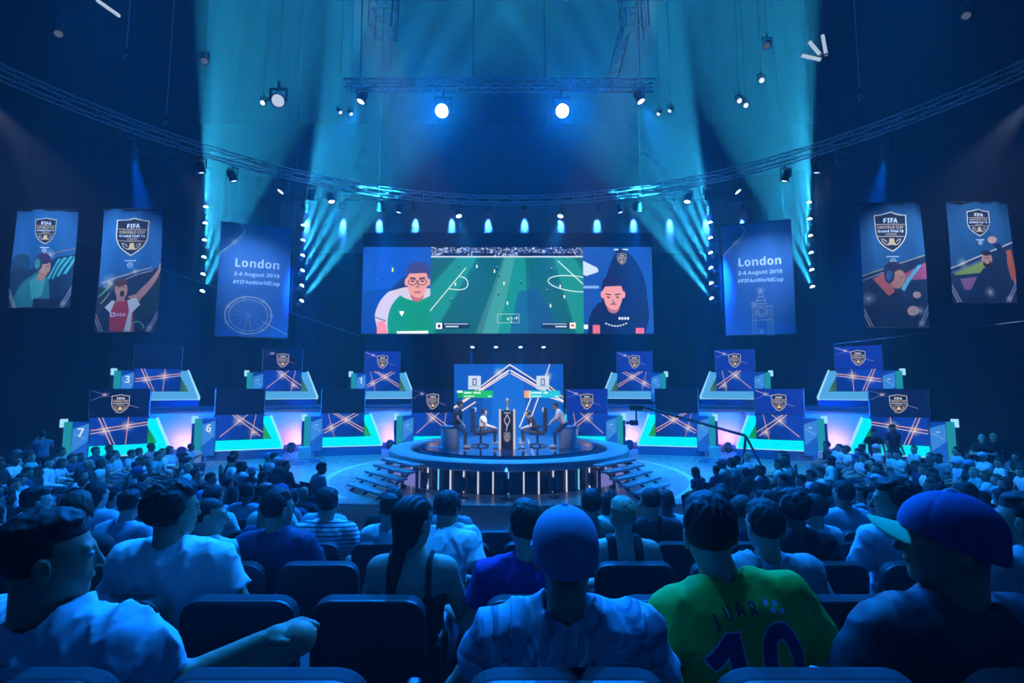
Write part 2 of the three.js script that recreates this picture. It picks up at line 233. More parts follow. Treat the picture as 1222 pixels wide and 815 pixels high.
tex.backdrop = canvasTex(1024, 660, (x, w, h) => {
  x.fillStyle = '#0b55b4'; x.fillRect(0, 0, w, h); blob(x, '#0f66c8', [[380, 0], [640, 0], [680, h], [340, h]]); blob(x, '#0a479c', [[0, 330], [260, 160], [300, h], [0, h]]);
  const c = ['#f4e0d2', '#20356e', '#fff6ee', '#f0cdb8'];
  for (let k = 0; k < 4; k++) { streak(x, 520 - k * 4, 6 + k * 26, 60 - k * 46, 340 + k * 34, 11, c[k]); streak(x, 524 + k * 4, 6 + k * 26, 960 + k * 40, 270 + k * 34, 11, c[k]); }
  streak(x, 900, 0, 840, 160, 9, '#f4e0d2'); streak(x, 860, 170, w, 300, 10, '#f2d23c'); streak(x, 900, 300, 1000, 330, 9, '#e9e2f4');
  for (let k = 0; k < 3; k++) streak(x, 790 - k * 34, 300, 690 - k * 38, 560, 9, c[k === 1 ? 1 : 2]); streak(x, 200, 340, 20, 450, 12, '#f4dcc8'); star(x, 880, 110, 50); star(x, 420, 80, 60);
});
tex.nameBar = ['#17b04c', '#1fb9c8'].map((c, i) => canvasTex(512, 96, (x, w, h) => { x.fillStyle = c; x.fillRect(0, 0, w, h); x.fillStyle = i ? '#e8a05a' : '#0c8a3a'; x.fillRect(0, 0, 74, h); x.fillStyle = '#fff'; x.fillRect(i ? 74 : 0, 0, i ? 12 : 74, i ? h : 26); x.fillStyle = i ? '#5ad9e2' : '#36cf6a'; x.fillRect(90, 52, 400, 4); x.fillStyle = '#ffffff'; for (let k = 0; k < 11; k++) x.fillRect(100 + k * 22, 18, k === (i ? 7 : 5) ? 0 : 15, 20); x.fillRect(440, 70, 44, 12); x.fillRect(100, 70, 150, 9); }));
tex.score = canvasTex(128, 128, (x, w, h) => { x.fillStyle = '#d8e4f2'; x.fillRect(0, 0, w, h); x.fillStyle = '#a9b9d2'; x.fillRect(0, 96, w, 8); x.strokeStyle = '#1f2f52'; x.lineWidth = 9; x.strokeRect(48, 30, 32, 56); });
tex.plinth = canvasTex(256, 640, (x, w, h) => { x.fillStyle = '#0a0f1e'; x.fillRect(0, 0, w, h); x.strokeStyle = '#f4e4dc'; x.lineWidth = 13; x.beginPath(); x.moveTo(128, 50); x.lineTo(190, 150); x.lineTo(128, 250); x.lineTo(66, 150); x.closePath(); x.stroke(); streak(x, 128, 250, 110, 330, 12, '#f4e4dc'); x.fillStyle = '#c9d4ea'; x.fillRect(60, 14, 140, 14); shield(x, 128, 440, 130); });
tex.floorCrest = canvasTex(512, 256, (x, w, h) => { x.fillStyle = '#1d4f8f'; x.fillRect(0, 0, w, h); x.strokeStyle = '#f0d4c4'; x.lineWidth = 16; x.beginPath(); x.moveTo(8, 128); x.quadraticCurveTo(120, 10, 260, 10); x.quadraticCurveTo(420, 10, 504, 128); x.quadraticCurveTo(420, 246, 260, 246); x.quadraticCurveTo(120, 246, 8, 128); x.stroke(); x.fillStyle = '#f0d4c4'; x.font = 'bold 74px sans-serif'; x.textAlign = 'center'; x.fillText('FIFA', 256, 120, 240); x.font = 'bold 50px sans-serif'; x.fillText('eWORLD CUP', 256, 182, 330); });
tex.jersey = canvasTex(512, 512, (x, w, h) => {
  x.fillStyle = '#ffffff'; x.fillRect(0, 0, w, h); x.fillStyle = '#2db030'; x.fillRect(0, 0, w, h); for (let i = 0; i < 3000; i++) { x.fillStyle = `rgba(${20 + rnd() * 40},${140 + rnd() * 40},40,.2)`; x.fillRect(rnd() * w, rnd() * h, 2, 8); }
  x.fillStyle = '#14224c'; x.textAlign = 'center'; x.save(); x.font = 'bold 48px sans-serif'; const s = 'JUAR'; x.fillStyle = '#9fc4e8'; for (let k = 0; k < 4; k++) x.fillRect(322 + k * 18, 84 + (k % 2) * 18 + k * 4, 20, 14); x.fillStyle = '#14224c'; [...s].forEach((ch, i) => { x.save(); x.translate(236 + (i - 2) * 42, 112 + Math.abs(i - 2.2) ** 2 * 4); x.rotate((i - 2.5) * 0.07); x.fillText(ch, 0, 0); x.restore(); }); x.restore();
  x.font = 'bold 330px sans-serif'; x.strokeStyle = '#b9cbe8'; x.lineWidth = 9; x.strokeText('10', 256, 385, 360); x.fillStyle = '#182a6a'; x.fillText('10', 256, 385, 360);
});
tex.stripes = canvasTex(64, 256, (x, w, h) => { x.fillStyle = '#e6ecf0'; x.fillRect(0, 0, w, h); x.fillStyle = '#3e5870'; for (let k = 0; k < 16; k++) x.fillRect(0, k * 16, w, 5); });
tex.tiedye = canvasTex(256, 256, (x, w, h) => { x.fillStyle = '#8fb4cc'; x.fillRect(0, 0, w, h); for (let k = 0; k < 260; k++) { const a = rnd() * TAU, r = 10 + rnd() * 150; x.strokeStyle = pick(['rgba(225,238,245,.7)', 'rgba(60,95,130,.6)', 'rgba(150,185,205,.6)', 'rgba(40,70,105,.5)']); x.lineWidth = 2 + rnd() * 6; x.beginPath(); x.moveTo(128 + r * Math.cos(a), 128 + r * Math.sin(a)); x.quadraticCurveTo(128 + r * 1.1 * Math.cos(a + 0.2), 128 + r * 1.1 * Math.sin(a + 0.2), 128 + (r + 26) * Math.cos(a + 0.1), 128 + (r + 26) * Math.sin(a + 0.1)); x.stroke(); } });
// ---------------------------------------------------------------- hall
const floorTex = noiseTex(256, 256, (i, j) => 0.45 + 0.35 * noise3(i / 9, j / 9, 1) + 0.2 * H3(i, j, 2));
floorTex.repeat.set(12, 12);
M.stageFloor = new THREE.MeshStandardMaterial({ color: C(0.36, 0.42, 0.5), roughness: 0.42, roughnessMap: floorTex });
M.hallFloor = mat(0.02, 0.022, 0.026, 0.6);
M.hallWall = mat(0.006, 0.0065, 0.009, 0.95);
const bumpyWall = noiseTex(128, 128, (i, j) => noise3(i / 5, j / 20, 3));
M.hallWall.bumpMap = bumpyWall; M.hallWall.bumpScale = 0.01;
struct('floor', bx(46, 0.3, 44, 0, -0.16, -12), M.hallFloor, 'dark floor of the arena hall', 'floor');
struct('floor_stage', new THREE.CylinderGeometry(13.2, 13.2, 0.04, 96, 1).scale(1.4, 1, 0.56).translate(0, 0.0, -20.5), M.stageFloor, 'pale glossy show floor in front of the player stations', 'floor');
struct('ceiling', bx(46, 0.3, 44, 0, 21.15, -12), M.hallWall, 'dark ceiling of the arena', 'ceiling');
struct('wall_back', bx(46, 21, 0.3, 0, 10.5, -33), M.hallWall, 'dark back wall of the arena', 'wall');
struct('wall_left', bx(0.3, 21, 44, -22.5, 10.5, -12), M.hallWall, 'dark side wall beside the banners', 'wall');
struct('wall_right', bx(0.3, 21, 44, 22.5, 10.5, -12), M.hallWall, 'dark side wall beside the banners', 'wall');
struct('wall_front', bx(46, 21, 0.3, 0, 10.5, 9), M.hallWall, 'dark wall behind the raked seats', 'wall');
// raked seating platform: one step for every row
const rowFloor = (k) => [1.48, 1.25, 1.09, 0.94, 0.78, 0.61, 0.43, 0.25, 0.08][k], rowD = (k) => (k ? 1.35 + 0.9 * k : 1.25);
for (let k = 0; k < 9; k++) {
  const front = -(rowD(k) + 0.62), back = k ? -(rowD(k) - 0.28) : 6;
  const s = struct('floor_step', bx(19, rowFloor(k), back - front, 0, rowFloor(k) / 2, (back + front) / 2), M.hallFloor, 'dark carpeted step of the seating platform', 'floor'); s.name = 'floor_' + (k + 1);
}
// black drape at the back, hung in folds
const ARC = 5.6;                                    // the stations stand on arcs round (0, 5.6)
function arcPoint(r, deg) { const a = THREE.MathUtils.degToRad(deg); return [r * Math.sin(a), ARC - r * Math.cos(a)]; }
function arcWall(r, a0, a1, y0, y1, n, fold = 0) {
  const p = [], uv = [], ix = [];
  for (let i = 0; i <= n; i++) { const a = a0 + (a1 - a0) * i / n, [x, z] = arcPoint(r + fold * Math.sin(i * 1.3) , a); p.push(x, y0, z, x, y1, z); uv.push(i / n * 30, 0, i / n * 30, 1); if (i) { const b = 2 * i; ix.push(b - 2, b, b - 1, b, b + 1, b - 1); } }
  const g = new THREE.BufferGeometry(); g.setAttribute('position', new THREE.Float32BufferAttribute(p, 3)); g.setAttribute('uv', new THREE.Float32BufferAttribute(uv, 2)); g.setIndex(ix); g.computeVertexNormals(); return g;
}
struct('wall_drape', arcWall(36.2, -33, 33, 0, 15, 260, 0.07), new THREE.MeshStandardMaterial({ color: C(0.014, 0.015, 0.02), roughness: 0.95, side: THREE.DoubleSide }), 'black stage drape hanging in folds behind the screen', 'drape');

// riser with the deck of the upper stations
M.riser = mat(0.62, 0.62, 0.66, 0.75);
const riserGeo = (r0, r1, a0, a1, y0, y1) => {
  const n = 60, s = new THREE.Shape(); for (let i = 0; i <= n; i++) { const [x, z] = arcPoint(r0, a0 + (a1 - a0) * i / n); i ? s.lineTo(x, z) : s.moveTo(x, z); } for (let i = n; i >= 0; i--) { const [x, z] = arcPoint(r1, a0 + (a1 - a0) * i / n); s.lineTo(x, z); }
  return new THREE.ExtrudeGeometry(s, { depth: y1 - y0, bevelEnabled: false }).rotateX(Math.PI / 2).translate(0, y1, 0);
};
const riser = thing('stage_riser', 'curved pale riser washed in violet light behind the lower player stations', 'riser');
part('riser_wall', riserGeo(31.4, 31.6, -32, 32, 0.34, 2.12), M.riser, riser);
part('kick_strip', riserGeo(31.3, 31.55, -32, 32, 0.02, 0.34), mat(0.05, 0.06, 0.1, 0.6), riser);
part('deck', riserGeo(31.3, 35.6, -32, 32, 2.0, 2.13), mat(0.05, 0.055, 0.07, 0.5), riser);

// ---------------------------------------------------------------- trusses
function trussRun(points, size, name, label, closed, cat = 'truss') {   // box truss along a list of points
  const t = thing(name, label, cat), N = points.length, s = size / 2;
  const frames = points.map((p, i) => { const a = V(...points[closed ? (i - 1 + N) % N : Math.max(0, i - 1)]), b = V(...points[closed ? (i + 1) % N : Math.min(N - 1, i + 1)]), d = b.sub(a).normalize(), up = Math.abs(d.y) > 0.9 ? V(0, 0, 1) : V(0, 1, 0), q = V().crossVectors(d, up).normalize(), u = V().crossVectors(q, d).normalize(); return [[-s, -s], [s, -s], [s, s], [-s, s]].map(([a1, b1]) => V(...p).addScaledVector(q, a1).addScaledVector(u, b1)); });
  const A = (v) => [v.x, v.y, v.z], last = closed ? N : N - 1;
  for (let c = 0; c < 4; c++) { const g = []; for (let i = 0; i < last; i++) g.push(rod(A(frames[i][c]), A(frames[(i + 1) % N][c]), 0.022, 5)); part('chord', g, M.metal, t); }
  const g = []; for (let i = 0; i < last; i++) for (let c = 0; c < 4; c++) { const a = frames[i], b = frames[(i + 1) % N]; g.push(rod(A(a[c]), A(b[(c + 1) % 4]), 0.01, 4), rod(A(a[c]), A(a[(c + 1) % 4]), 0.01, 4)); }
  part('lattice', g, M.metal, t);
  return t;
}
const ring = []; for (let i = 0; i < 96; i++) { const a = i / 96 * TAU; ring.push([13.9 * Math.sin(a), 11, -7 + 13.9 * Math.cos(a)]); }
const ringTruss = trussRun(ring, 0.3, 'ring_truss', 'huge circular aluminium lighting truss hung above the arena', true);
for (let i = 0; i < 8; i++) { const a = (i + 0.5) / 8 * TAU; part('hoist_chain', rod([13.9 * Math.sin(a), 11.2, -7 + 13.9 * Math.cos(a)], [13.9 * Math.sin(a), 20.98, -7 + 13.9 * Math.cos(a)], 0.018), M.darkMetal, ringTruss); }
const straight = []; for (let i = 0; i <= 22; i++) straight.push([-5.5 + i * 10.4 / 22, 13.1, -16]);
const topTruss = trussRun(straight, 0.3, 'straight_truss', 'straight aluminium lighting truss carrying the two dazzling lamps', false);
for (const x of [-5, -1.2, 1.2, 4.4]) part('hoist_chain', rod([x, 13.3, -16], [x, 21, -16], 0.018), M.darkMetal, topTruss);
const ladder = []; for (let i = 0; i <= 4; i++) ladder.push([3.5 + i * 0.08, 13.4 + i * 0.34, -15.9]);
const tower = trussRun(ladder, 0.34, 'ladder_truss', 'short upright ladder truss standing on the straight truss', false);
part('hoist_chain', rod([3.82, 14.7, -15.9], [3.82, 21, -15.9], 0.018), M.darkMetal, tower);

// ---------------------------------------------------------------- lamps
const G = {
  can: new THREE.LatheGeometry([[0.02, -0.2], [0.1, -0.19], [0.13, -0.12], [0.14, 0.12], [0.155, 0.16], [0.155, 0.2], [0.13, 0.2], [0.128, 0.16]].map(([a, b]) => new THREE.Vector2(a, b)), 20).rotateX(Math.PI / 2),
  lens: new THREE.LatheGeometry([[0, 0.185], [0.08, 0.178], [0.13, 0.16]].map(([a, b]) => new THREE.Vector2(a, b)), 14).rotateX(Math.PI / 2),
  dome: new THREE.SphereGeometry(0.15, 14, 8, 0, TAU, 0, Math.PI / 2).rotateX(Math.PI / 2).translate(0, 0, 0.16),
  yoke: mergeGeometries([bx(0.03, 0.3, 0.06, -0.18, 0.12, 0), bx(0.03, 0.3, 0.06, 0.18, 0.12, 0), bx(0.39, 0.03, 0.06, 0, 0.27, 0), bx(0.05, 0.16, 0.05, 0, 0.36, 0)].map(plain)),
};
const lensMats = {};
function lensMat(color, k) { const id = color.getHexString() + k; return lensMats[id] ??= new THREE.MeshStandardMaterial({ color: 0x101010, roughness: 0.2, emissive: color.clone().lerp(C(1, 1, 1), 0.45), emissiveIntensity: k }); }
function lamp(p, t, color, I, angle, o = {}) {
  const g = thing(o.name ?? 'stage_lamp', o.label ?? 'small black stage lamp glowing blue, clamped under the circular truss', 'lamp', p, 0, o.group ?? 'stage lamps under the circular truss');
  const s = o.size ?? 1; g.scale.setScalar(s);
  if (!o.noYoke) part('yoke', G.yoke, M.darkMetal, g);
  const head = part('head', G.can, M.darkMetal, g), dir = V(...t).sub(V(...p)).normalize();
  head.quaternion.setFromUnitVectors(V(0, 0, 1), dir);
  part('lens', o.dome ? G.dome : G.lens, lensMat(color, o.glow ?? 4), head);
  if (I > 0) spot([p[0] + dir.x * 0.34 * s, p[1] + dir.y * 0.34 * s, p[2] + dir.z * 0.34 * s], t, color, I, angle, o.pen ?? 0.5, o.radius ?? 3);
  return g;
}
// the two dazzling lamps on the straight truss and their dimmer neighbours
for (const x of [-2.2, 1.75]) lamp([x, 12.22, -16], [x * 1.2, 2.2, 0], DAZZLE, 1250, 0.85, { name: 'audience_lamp', label: 'dazzling white-blue lamp on the straight truss shining at the audience', group: 'dazzling lamps on the straight truss', glow: 60, size: 1.6, pen: 1 });
for (const x of [-4.9, 4.35]) lamp([x, 12.68, -16], [Math.sign(x) * 8.6, 0.5, -13.2], KEY, 1000, 0.42, { label: 'small blue lamp at the tip of the straight truss', group: 'tip lamps of the straight truss', glow: 6 });
// lamps along the far side of the ring, over the stage
const onRing = (deg, y = 10.44) => { const a = THREE.MathUtils.degToRad(deg); return [14.05 * Math.sin(a), y, -7 - 14.05 * Math.cos(a)]; };
for (const [deg, t, c, I, an] of [[-48, [-9.5, 0, -19], FLOORBLUE, 260, 0.42], [-44, [-7, 0, -20], FLOORBLUE, 260, 0.42], [-37, [-13, 2, -15], TEAL, 260, 0.2], [-30, [-4, 0, -17], FLOORBLUE, 600, 0.4], [-19, [-6.5, 0, -21], FLOORBLUE, 260, 0.42], [19, [6.5, 0, -21], FLOORBLUE, 260, 0.42], [30, [4, 0, -17], FLOORBLUE, 600, 0.4], [37, [13, 2, -15], TEAL, 260, 0.2], [44, [7, 0, -20], FLOORBLUE, 260, 0.42], [48, [9.5, 0, -19], FLOORBLUE, 260, 0.42], [-9, [0, 1, -17], FLOORBLUE, 700, 0.3], [9, [0, 1, -17], FLOORBLUE, 700, 0.3]]) lamp(onRing(deg), t, c, I, an, { glow: 5 });
for (const [deg, tdeg] of [[-56, -26.9], [-33, -18.9], [-22, -10.8], [22, 10.8], [33, 18.9], [56, 26.9]]) { const [tx, tz] = arcPoint(31.4, tdeg); lamp(onRing(deg), [tx, 1.2, tz], BLUE, 2300, 0.24, { glow: 5, pen: 0.9 }); }
// banner lamps on the sides of the ring
for (const [deg, t, I] of [[-75, [-14.15, 6.9, -15], 115], [-70, [-11.5, 6.5, -15], 115], [-51, [-10.2, 7.2, -20], 80], [51, [10.0, 7.3, -20], 80], [70, [11.7, 6.6, -15], 115], [75, [14.4, 7.1, -15], 115]])
  lamp(onRing(deg), t, PALE, I, 0.42, { label: 'dim pale lamp on the circular truss turned to a banner', group: 'banner lamps on the circular truss', glow: 0.5, pen: 0.7 });
// added truss above the audience, out of the picture, carrying added wash lamps
const overhead = []; for (let i = 0; i <= 24; i++) overhead.push([-7 + i * 14 / 24, 13.4, -7.6]);
const overTruss = trussRun(overhead, 0.4, 'added_overhead_truss', 'added unseen lighting truss high above the raked seats', false);
for (const x of [-6, -2, 2, 6]) part('hoist_chain', rod([x, 13.6, -7.6], [x, 20.98, -7.6], 0.018), M.darkMetal, overTruss);
for (const x of [-2.6, 2.6]) lamp([x, 12.8, -7.4], [x * 0.5, 1.5, -3.2], KEY, 560, 0.4, { radius: 12, label: 'added unseen blue wash lamp on the truss high above the raked seats', group: 'added wash lamps above the raked seats', glow: 4, pen: 0.8 });
for (const x of [-6.6, 6.6]) lamp([x, 12.8, -7.4], [x * 1.5, 0.5, -13], KEY, 500, 0.34, { label: 'added unseen blue wash lamp at the truss end turned to the floor crowd', group: 'added wash lamps for the floor crowd', glow: 4, pen: 0.8 });
for (const x of [-3.4, 3.4]) lamp([x, 12.8, -7.4], [x * 0.1, 1.7, -17.4], C(1, 0.86, 0.8), 700, 0.13, { label: 'white spot on the high truss trained on the round stage', group: 'stage spots on the high truss', glow: 4, pen: 0.5 });
for (const deg of [152, -152]) { const p = onRing(deg); lamp(p, [p[0] * 0.25, 1.6, -4.5], KEY, 26, 0.4, { radius: 12, label: 'added unseen blue fill lamp on the circular truss behind the raked seats', group: 'added fill lamps behind the raked seats', glow: 4, pen: 0.9 }); }  // unseen fill lamps added for the ambient light on the backs
// upright pipes with six beam lamps each
for (const [x, z, ys, label] of [
  [-8.66, -20.5, [6.47, 7.1, 7.73, 8.36, 9.0, 9.63], 'upright pipe carrying beam lamps between screen and banner'],
  [8.42, -20.5, [6.57, 7.2, 7.84, 8.47, 9.1, 9.75], 'upright pipe carrying beam lamps between screen and banner'],
  [-12.44, -20, [6.76, 7.45, 8.15, 8.85, 9.55, 10.24], 'upright pipe carrying beam lamps outside the place-name banner'],
  [12.28, -20, [6.94, 7.63, 8.33, 9.03, 9.73, 10.42], 'upright pipe carrying beam lamps outside the place-name banner']]) {
  const side = Math.sign(x), inner = Math.abs(x) < 10;
  const pole = thing('lamp_pipe', label, 'pipe', [x + side * 0.34, 0, z], 0, inner ? 'lamp pipes beside the screen' : 'lamp pipes outside the banners');
  part('pipe', rod([0, ys[0] - 0.4, 0], [0, 21, 0], 0.03, 8), M.darkMetal, pole);
  ys.forEach((y, k) => { part('bracket', rod([0, y, 0], [-side * 0.3, y, 0], 0.02, 6), M.darkMetal, pole);
    const d = V(-side * (inner ? 0.78 - 0.1 * k : 0.5 - 0.075 * k), 1, 0.08 + 0.03 * k).normalize(), p = [x, y, z];
    lamp(p, [x + d.x * 10, y + d.y * 10, z + d.z * 10], TEAL, 22000, 0.11, { name: 'beam_lamp', noYoke: true, size: 0.62, glow: 14, pen: 0.6, dome: true, label: inner ? 'small beam lamp throwing a teal shaft, on a pipe beside the screen' : 'small beam lamp throwing a teal shaft, on a pipe outside the banners', group: inner ? 'beam lamps beside the screen' : 'beam lamps outside the banners' }); });
}
// row of narrow down lamps over the drape behind the screen
const rail = thing('lamp_rail', 'thin black pipe holding the row of blue down lamps above the screen', 'pipe', [0, 0, 0]);
part('pipe', rod([-12.4, 13.2, -26.2], [12.8, 13.2, -26.2], 0.03), M.darkMetal, rail);
part('added_catch_panel', bx(25.4, 2.9, 0.06, 0.2, 11.7, -26.62), mat(0.13, 0.13, 0.15, 0.9), rail);  // grey panel added so the down lamps have a surface to light
for (const x of [-12, 12.4]) part('bracket', rod([x, 13.1, -26.2], [x, 13.1, -26.6], 0.02), M.darkMetal, rail);
for (const x of [-11, -4, 4, 11]) part('drop_cable', rod([x, 13.2, -26.2], [x, 21, -26.2], 0.012), M.darkMetal, rail);
for (let k = -6; k <= 6; k++) lamp([0.78 + 1.97 * k, 12.72, -26.22], [0.78 + 1.97 * k, 11.75, -26.6], C(0.04, 0.24, 1.0), 420, 0.26, { glow: 3, size: 0.9, label: 'narrow blue down lamp hanging over the drape above the screen', group: 'down lamps above the screen', pen: 0.9 });
// ---------------------------------------------------------------- main screen
const screenMat = (t, k = 1.3) => new THREE.MeshStandardMaterial({ color: 0x020202, roughness: 0.35, emissive: 0xffffff, emissiveMap: t, emissiveIntensity: k });
const main = thing('video_screen', 'wide hanging video screen showing two players beside a football match', 'screen', [-0.12, 0, -24]);
part('screen_face', new THREE.PlaneGeometry(14.04, 4.24).translate(0, 7.72, 0.02), screenMat(tex.mainScreen, 1.25), main);
part('housing', bx(14.1, 4.3, 0.18, 0, 7.72, -0.1), M.black, main);
part('header', bx(14.3, 0.75, 0.8, 0, 10.28, -0.7), M.drape, main);
for (const x of [-6, -2, 2, 6]) part('hanging_cable', rod([x, 10.5, -0.5], [x, 21, -0.5], 0.015), M.darkMetal, main);
part('lamp_pipe', rod([-3, 5.42, -0.2], [3, 5.42, -0.2], 0.03), M.darkMetal, main);
rectLight([-0.12, 7.7, -23.9], [-0.12, 7.0, 0], 14, 4.2, C(0.04, 0.3, 0.6), 0.6);
for (const x of [-1.8, -0.67, 0.51, 1.62]) lamp([x, 5.08, -24.2], [x * 1.1, 0, -21.5], BLUE, 3000, 0.12, { glow: 4, size: 0.8, label: 'blue spot hanging from the lower edge of the video screen', group: 'spots under the video screen', pen: 0.8 });

// ---------------------------------------------------------------- banners
function banner(t, x, yTop, yBot, w, z, turn, label, seedK) {
  const g = thing('hanging_banner', label, 'banner', [x, 0, z], turn), h = yTop - yBot;
  const geo = new THREE.PlaneGeometry(w, h, 28, 40), p = geo.attributes.position;
  for (let i = 0; i < p.count; i++) { const u = p.getX(i) / w + 0.5, v = p.getY(i) / h + 0.5; p.setZ(i, 0.03 * Math.sin(u * 17 + seedK + v * 2) * (0.4 + 0.6 * v) + 0.025 * Math.sin(u * 7 + v * 5 + seedK)); }
  geo.translate(0, (yTop + yBot) / 2, 0); geo.computeVertexNormals();
  part('cloth', geo, new THREE.MeshStandardMaterial({ map: t, roughness: 0.85, side: THREE.DoubleSide }), g);
  part('top_pole', rod([-w / 2 - 0.03, yTop, 0], [w / 2 + 0.03, yTop, 0], 0.03, 8), M.darkMetal, g);
  part('bottom_pole', rod([-w / 2, yBot, 0], [w / 2, yBot, 0], 0.03, 8), M.darkMetal, g);
  for (const s of [-1, 1]) part('hanging_wire', rod([s * w * 0.4, yTop, 0], [s * w * 0.4, 21, 0], 0.006, 4), M.darkMetal, g);
}
banner(tex.bannerA, -14.15, 8.44, 5.4, 1.86, -15, 0, 'hanging banner with a headphone-wearing player in a teal tracksuit', 0);
banner(tex.bannerB, -11.5, 8.46, 4.66, 1.86, -15, 0, 'hanging banner with a shouting footballer in red and white pointing upward', 2);
banner(tex.londonWheel, -10.25, 9.6, 5.0, 2.6, -19.9, 0.32, 'hanging banner reading London with a glowing ferris wheel', 1);
banner(tex.londonTower, 10.0, 9.7, 5.1, 2.55, -19.9, -0.3, 'hanging banner reading London with a glowing clock tower', 3);
banner(tex.bannerE, 11.7, 8.65, 4.8, 1.92, -15, 0, 'hanging banner with a player clenching fist beside a crest, pink stripe', 4);
banner(tex.bannerF, 14.4, 8.68, 5.55, 1.94, -15, 0, 'hanging banner with a bearded player in dark hoodie raising his fist', 5);

// ---------------------------------------------------------------- player stations
M.stationBlue = mat(0.1, 0.22, 0.5, 0.4); M.stationDark = mat(0.02, 0.03, 0.07, 0.4); M.gold = mat(0.9, 0.62, 0.05, 0.4); M.edge = mat(0.7, 0.75, 0.8, 0.4);
M.cyan = glow(0.0, 0.62, 0.66, 1.5); M.cyanSoft = glow(0.1, 0.45, 0.8, 0.9); M.edgeGlow = glow(0.35, 0.75, 0.95, 1.1); M.tealGlow = glow(0.02, 0.42, 0.5, 0.7);
function station(r, deg, s, up, low, num, y0, label, group) {   // s = 1: number columns on the -x side, fin on the +x side
  const [x, z] = arcPoint(r, deg), g = thing('player_station', label, 'game booth', [x, y0, z], -THREE.MathUtils.degToRad(deg), group), P = (a) => a.map(([u, v]) => [u * s, v]);
  const cy = y0 > 1 ? M.cyanSoft : M.cyan, pl = y0 > 1 ? 0.3 : 0.4, d = pl - 0.4;
  const ex = (pts, depth, z0) => { let q = P(pts.map(([u, v]) => [u, v + d])); if (s < 0) q = q.reverse(); return extrude(q, depth).translate(0, 0, z0); };
  part('plinth', rbx(2.84, pl, 1.7, 0.02, s * 0.3, pl / 2, -0.25), M.stationBlue, g);
  const fr = part('light_frame', ex([[-1.06, 0.405], [1.70, 0.405], [1.72, 0.52], [1.2, 1.78], [0.93, 1.78], [0.93, 1.5], [1.29, 0.8], [-1.06, 0.8]], 0.3, 0.25), cy, g);
  part('frame_edge', ex([[-1.1, 0.37], [1.74, 0.37], [1.77, 0.52], [1.24, 1.83], [1.18, 1.83], [1.68, 0.52], [1.66, 0.43], [-1.1, 0.43]], 0.32, 0.245), M.edgeGlow, g);
  part('inner_reveal', ex([[0.93, 0.82], [1.27, 0.82], [0.93, 1.48]], 0.02, 0.26), M.gold, g);
  const lo = new THREE.PlaneGeometry(1.84, 1.05).translate(0, 1.34 + d, 0.27); if (s < 0) lo.attributes.uv.array.forEach((v, i, a) => { if (i % 2 === 0) a[i] = 1 - v; });
  part('lower_screen', lo, screenMat(tex.low[low], 0.95), g);
  part('upper_screen', new THREE.PlaneGeometry(1.84, 1.06).translate(0, 2.42 + d, 0.27), screenMat(tex.up[up], 1.0), g);
  part('screen_back', bx(1.9, 2.2, 0.14, 0, 1.87 + d, 0.18), M.stationDark, g);
  for (const e of [-1, 1]) part('side_strip', bx(0.025, 1.1, 0.05, e * 0.94, 2.42 + d, 0.26), M.edge, g);
  part('table', bx(1.8, 0.06, 0.8, 0, 1.12 + d, -0.3), M.stationDark, g);
  // number column in front of the screen, and the glass column beside it
  const c1 = part('number_column', rbx(0.5, 1.55, 0.3, 0.03, -s * 1.06, pl + 0.6, 0.55), M.stationBlue, g);
  const face_ = new THREE.PlaneGeometry(0.46, 1.48).translate(-s * 1.06, pl + 0.6, 0.705); part('number_screen', face_, screenMat(colTex(num), 0.9), c1);
  part('glass_column', rbx(0.3, 1.5, 0.24, 0.03, -s * 1.44, pl + 0.6, 0.4), M.tealGlow, g);
  part('corner_post', bx(0.16, 1.5, 0.16, -s * 1.62, pl + 0.55, 0.34), M.stationDark, g);
  part('post_cap', bx(0.2, 0.3, 0.18, -s * 1.62, pl + 1.3, 0.36), M.edgeGlow, g);
  part('base_box', rbx(0.5, 0.45, 0.5, 0.02, -s * 1.5, 0.23, 0.55), M.edge, g);
  return g;
}
const colTexs = {}; function colTex(n) { return colTexs[n] ??= column(n); }
const lowTier = 'player stations on the show floor', upTier = 'player stations on the upper deck';
station(29.8, -30.9, 1, 3, 0, '7', 0, 'player booth numbered 7 with crest on a navy screen, on the show floor', lowTier);
station(29.8, -22.9, 1, 0, 2, '6', 0, 'player booth numbered 6 with blank dark screen, on the show floor', lowTier);
station(29.8, -14.8, 1, 0, 1, '', 0, 'player booth with blank dark screen between booth 6 and the round stage', lowTier);
station(29.4, -7.0, 1, 3, 2, '', 0, 'player booth with dim crest screen tucked behind the round stage', lowTier);
station(29.4, 7.0, -1, 2, 2, '', 0, 'player booth with bright blue crest screen tucked behind the round stage', lowTier);
station(29.8, 14.8, -1, 0, 1, '', 0, 'player booth with blank dark screen beside the crane camera', lowTier);
station(29.8, 22.9, -1, 2, 2, '', 0, 'player booth with blue crest screen on the show floor, crowd in front', lowTier);
station(29.8, 30.9, -1, 1, 0, '', 0, 'player booth with two standing people before its crest screen', lowTier);
station(33.9, -29.5, 1, 0, 0, '3', 2.13, 'upper deck player booth numbered 3 with blank dark glass screen', upTier);
station(33.9, -20.4, 1, 3, 2, '', 2.13, 'upper deck player booth with dim crest screen above booth 6', upTier);
station(33.9, -11.9, 1, 2, 1, '1', 2.13, 'upper deck player booth numbered 1 with blue crest screen', upTier);
station(33.9, 11.6, -1, 2, 1, '', 2.13, 'upper deck player booth with blue crest screen above the crane camera', upTier);
station(33.9, 20.2, -1, 2, 2, '', 2.13, 'upper deck player booth with blue crest screen under the clock tower banner', upTier);
station(33.9, 29.3, -1, 2, 0, '', 2.13, 'upper deck player booth with bright crest screen above the standing people', upTier);

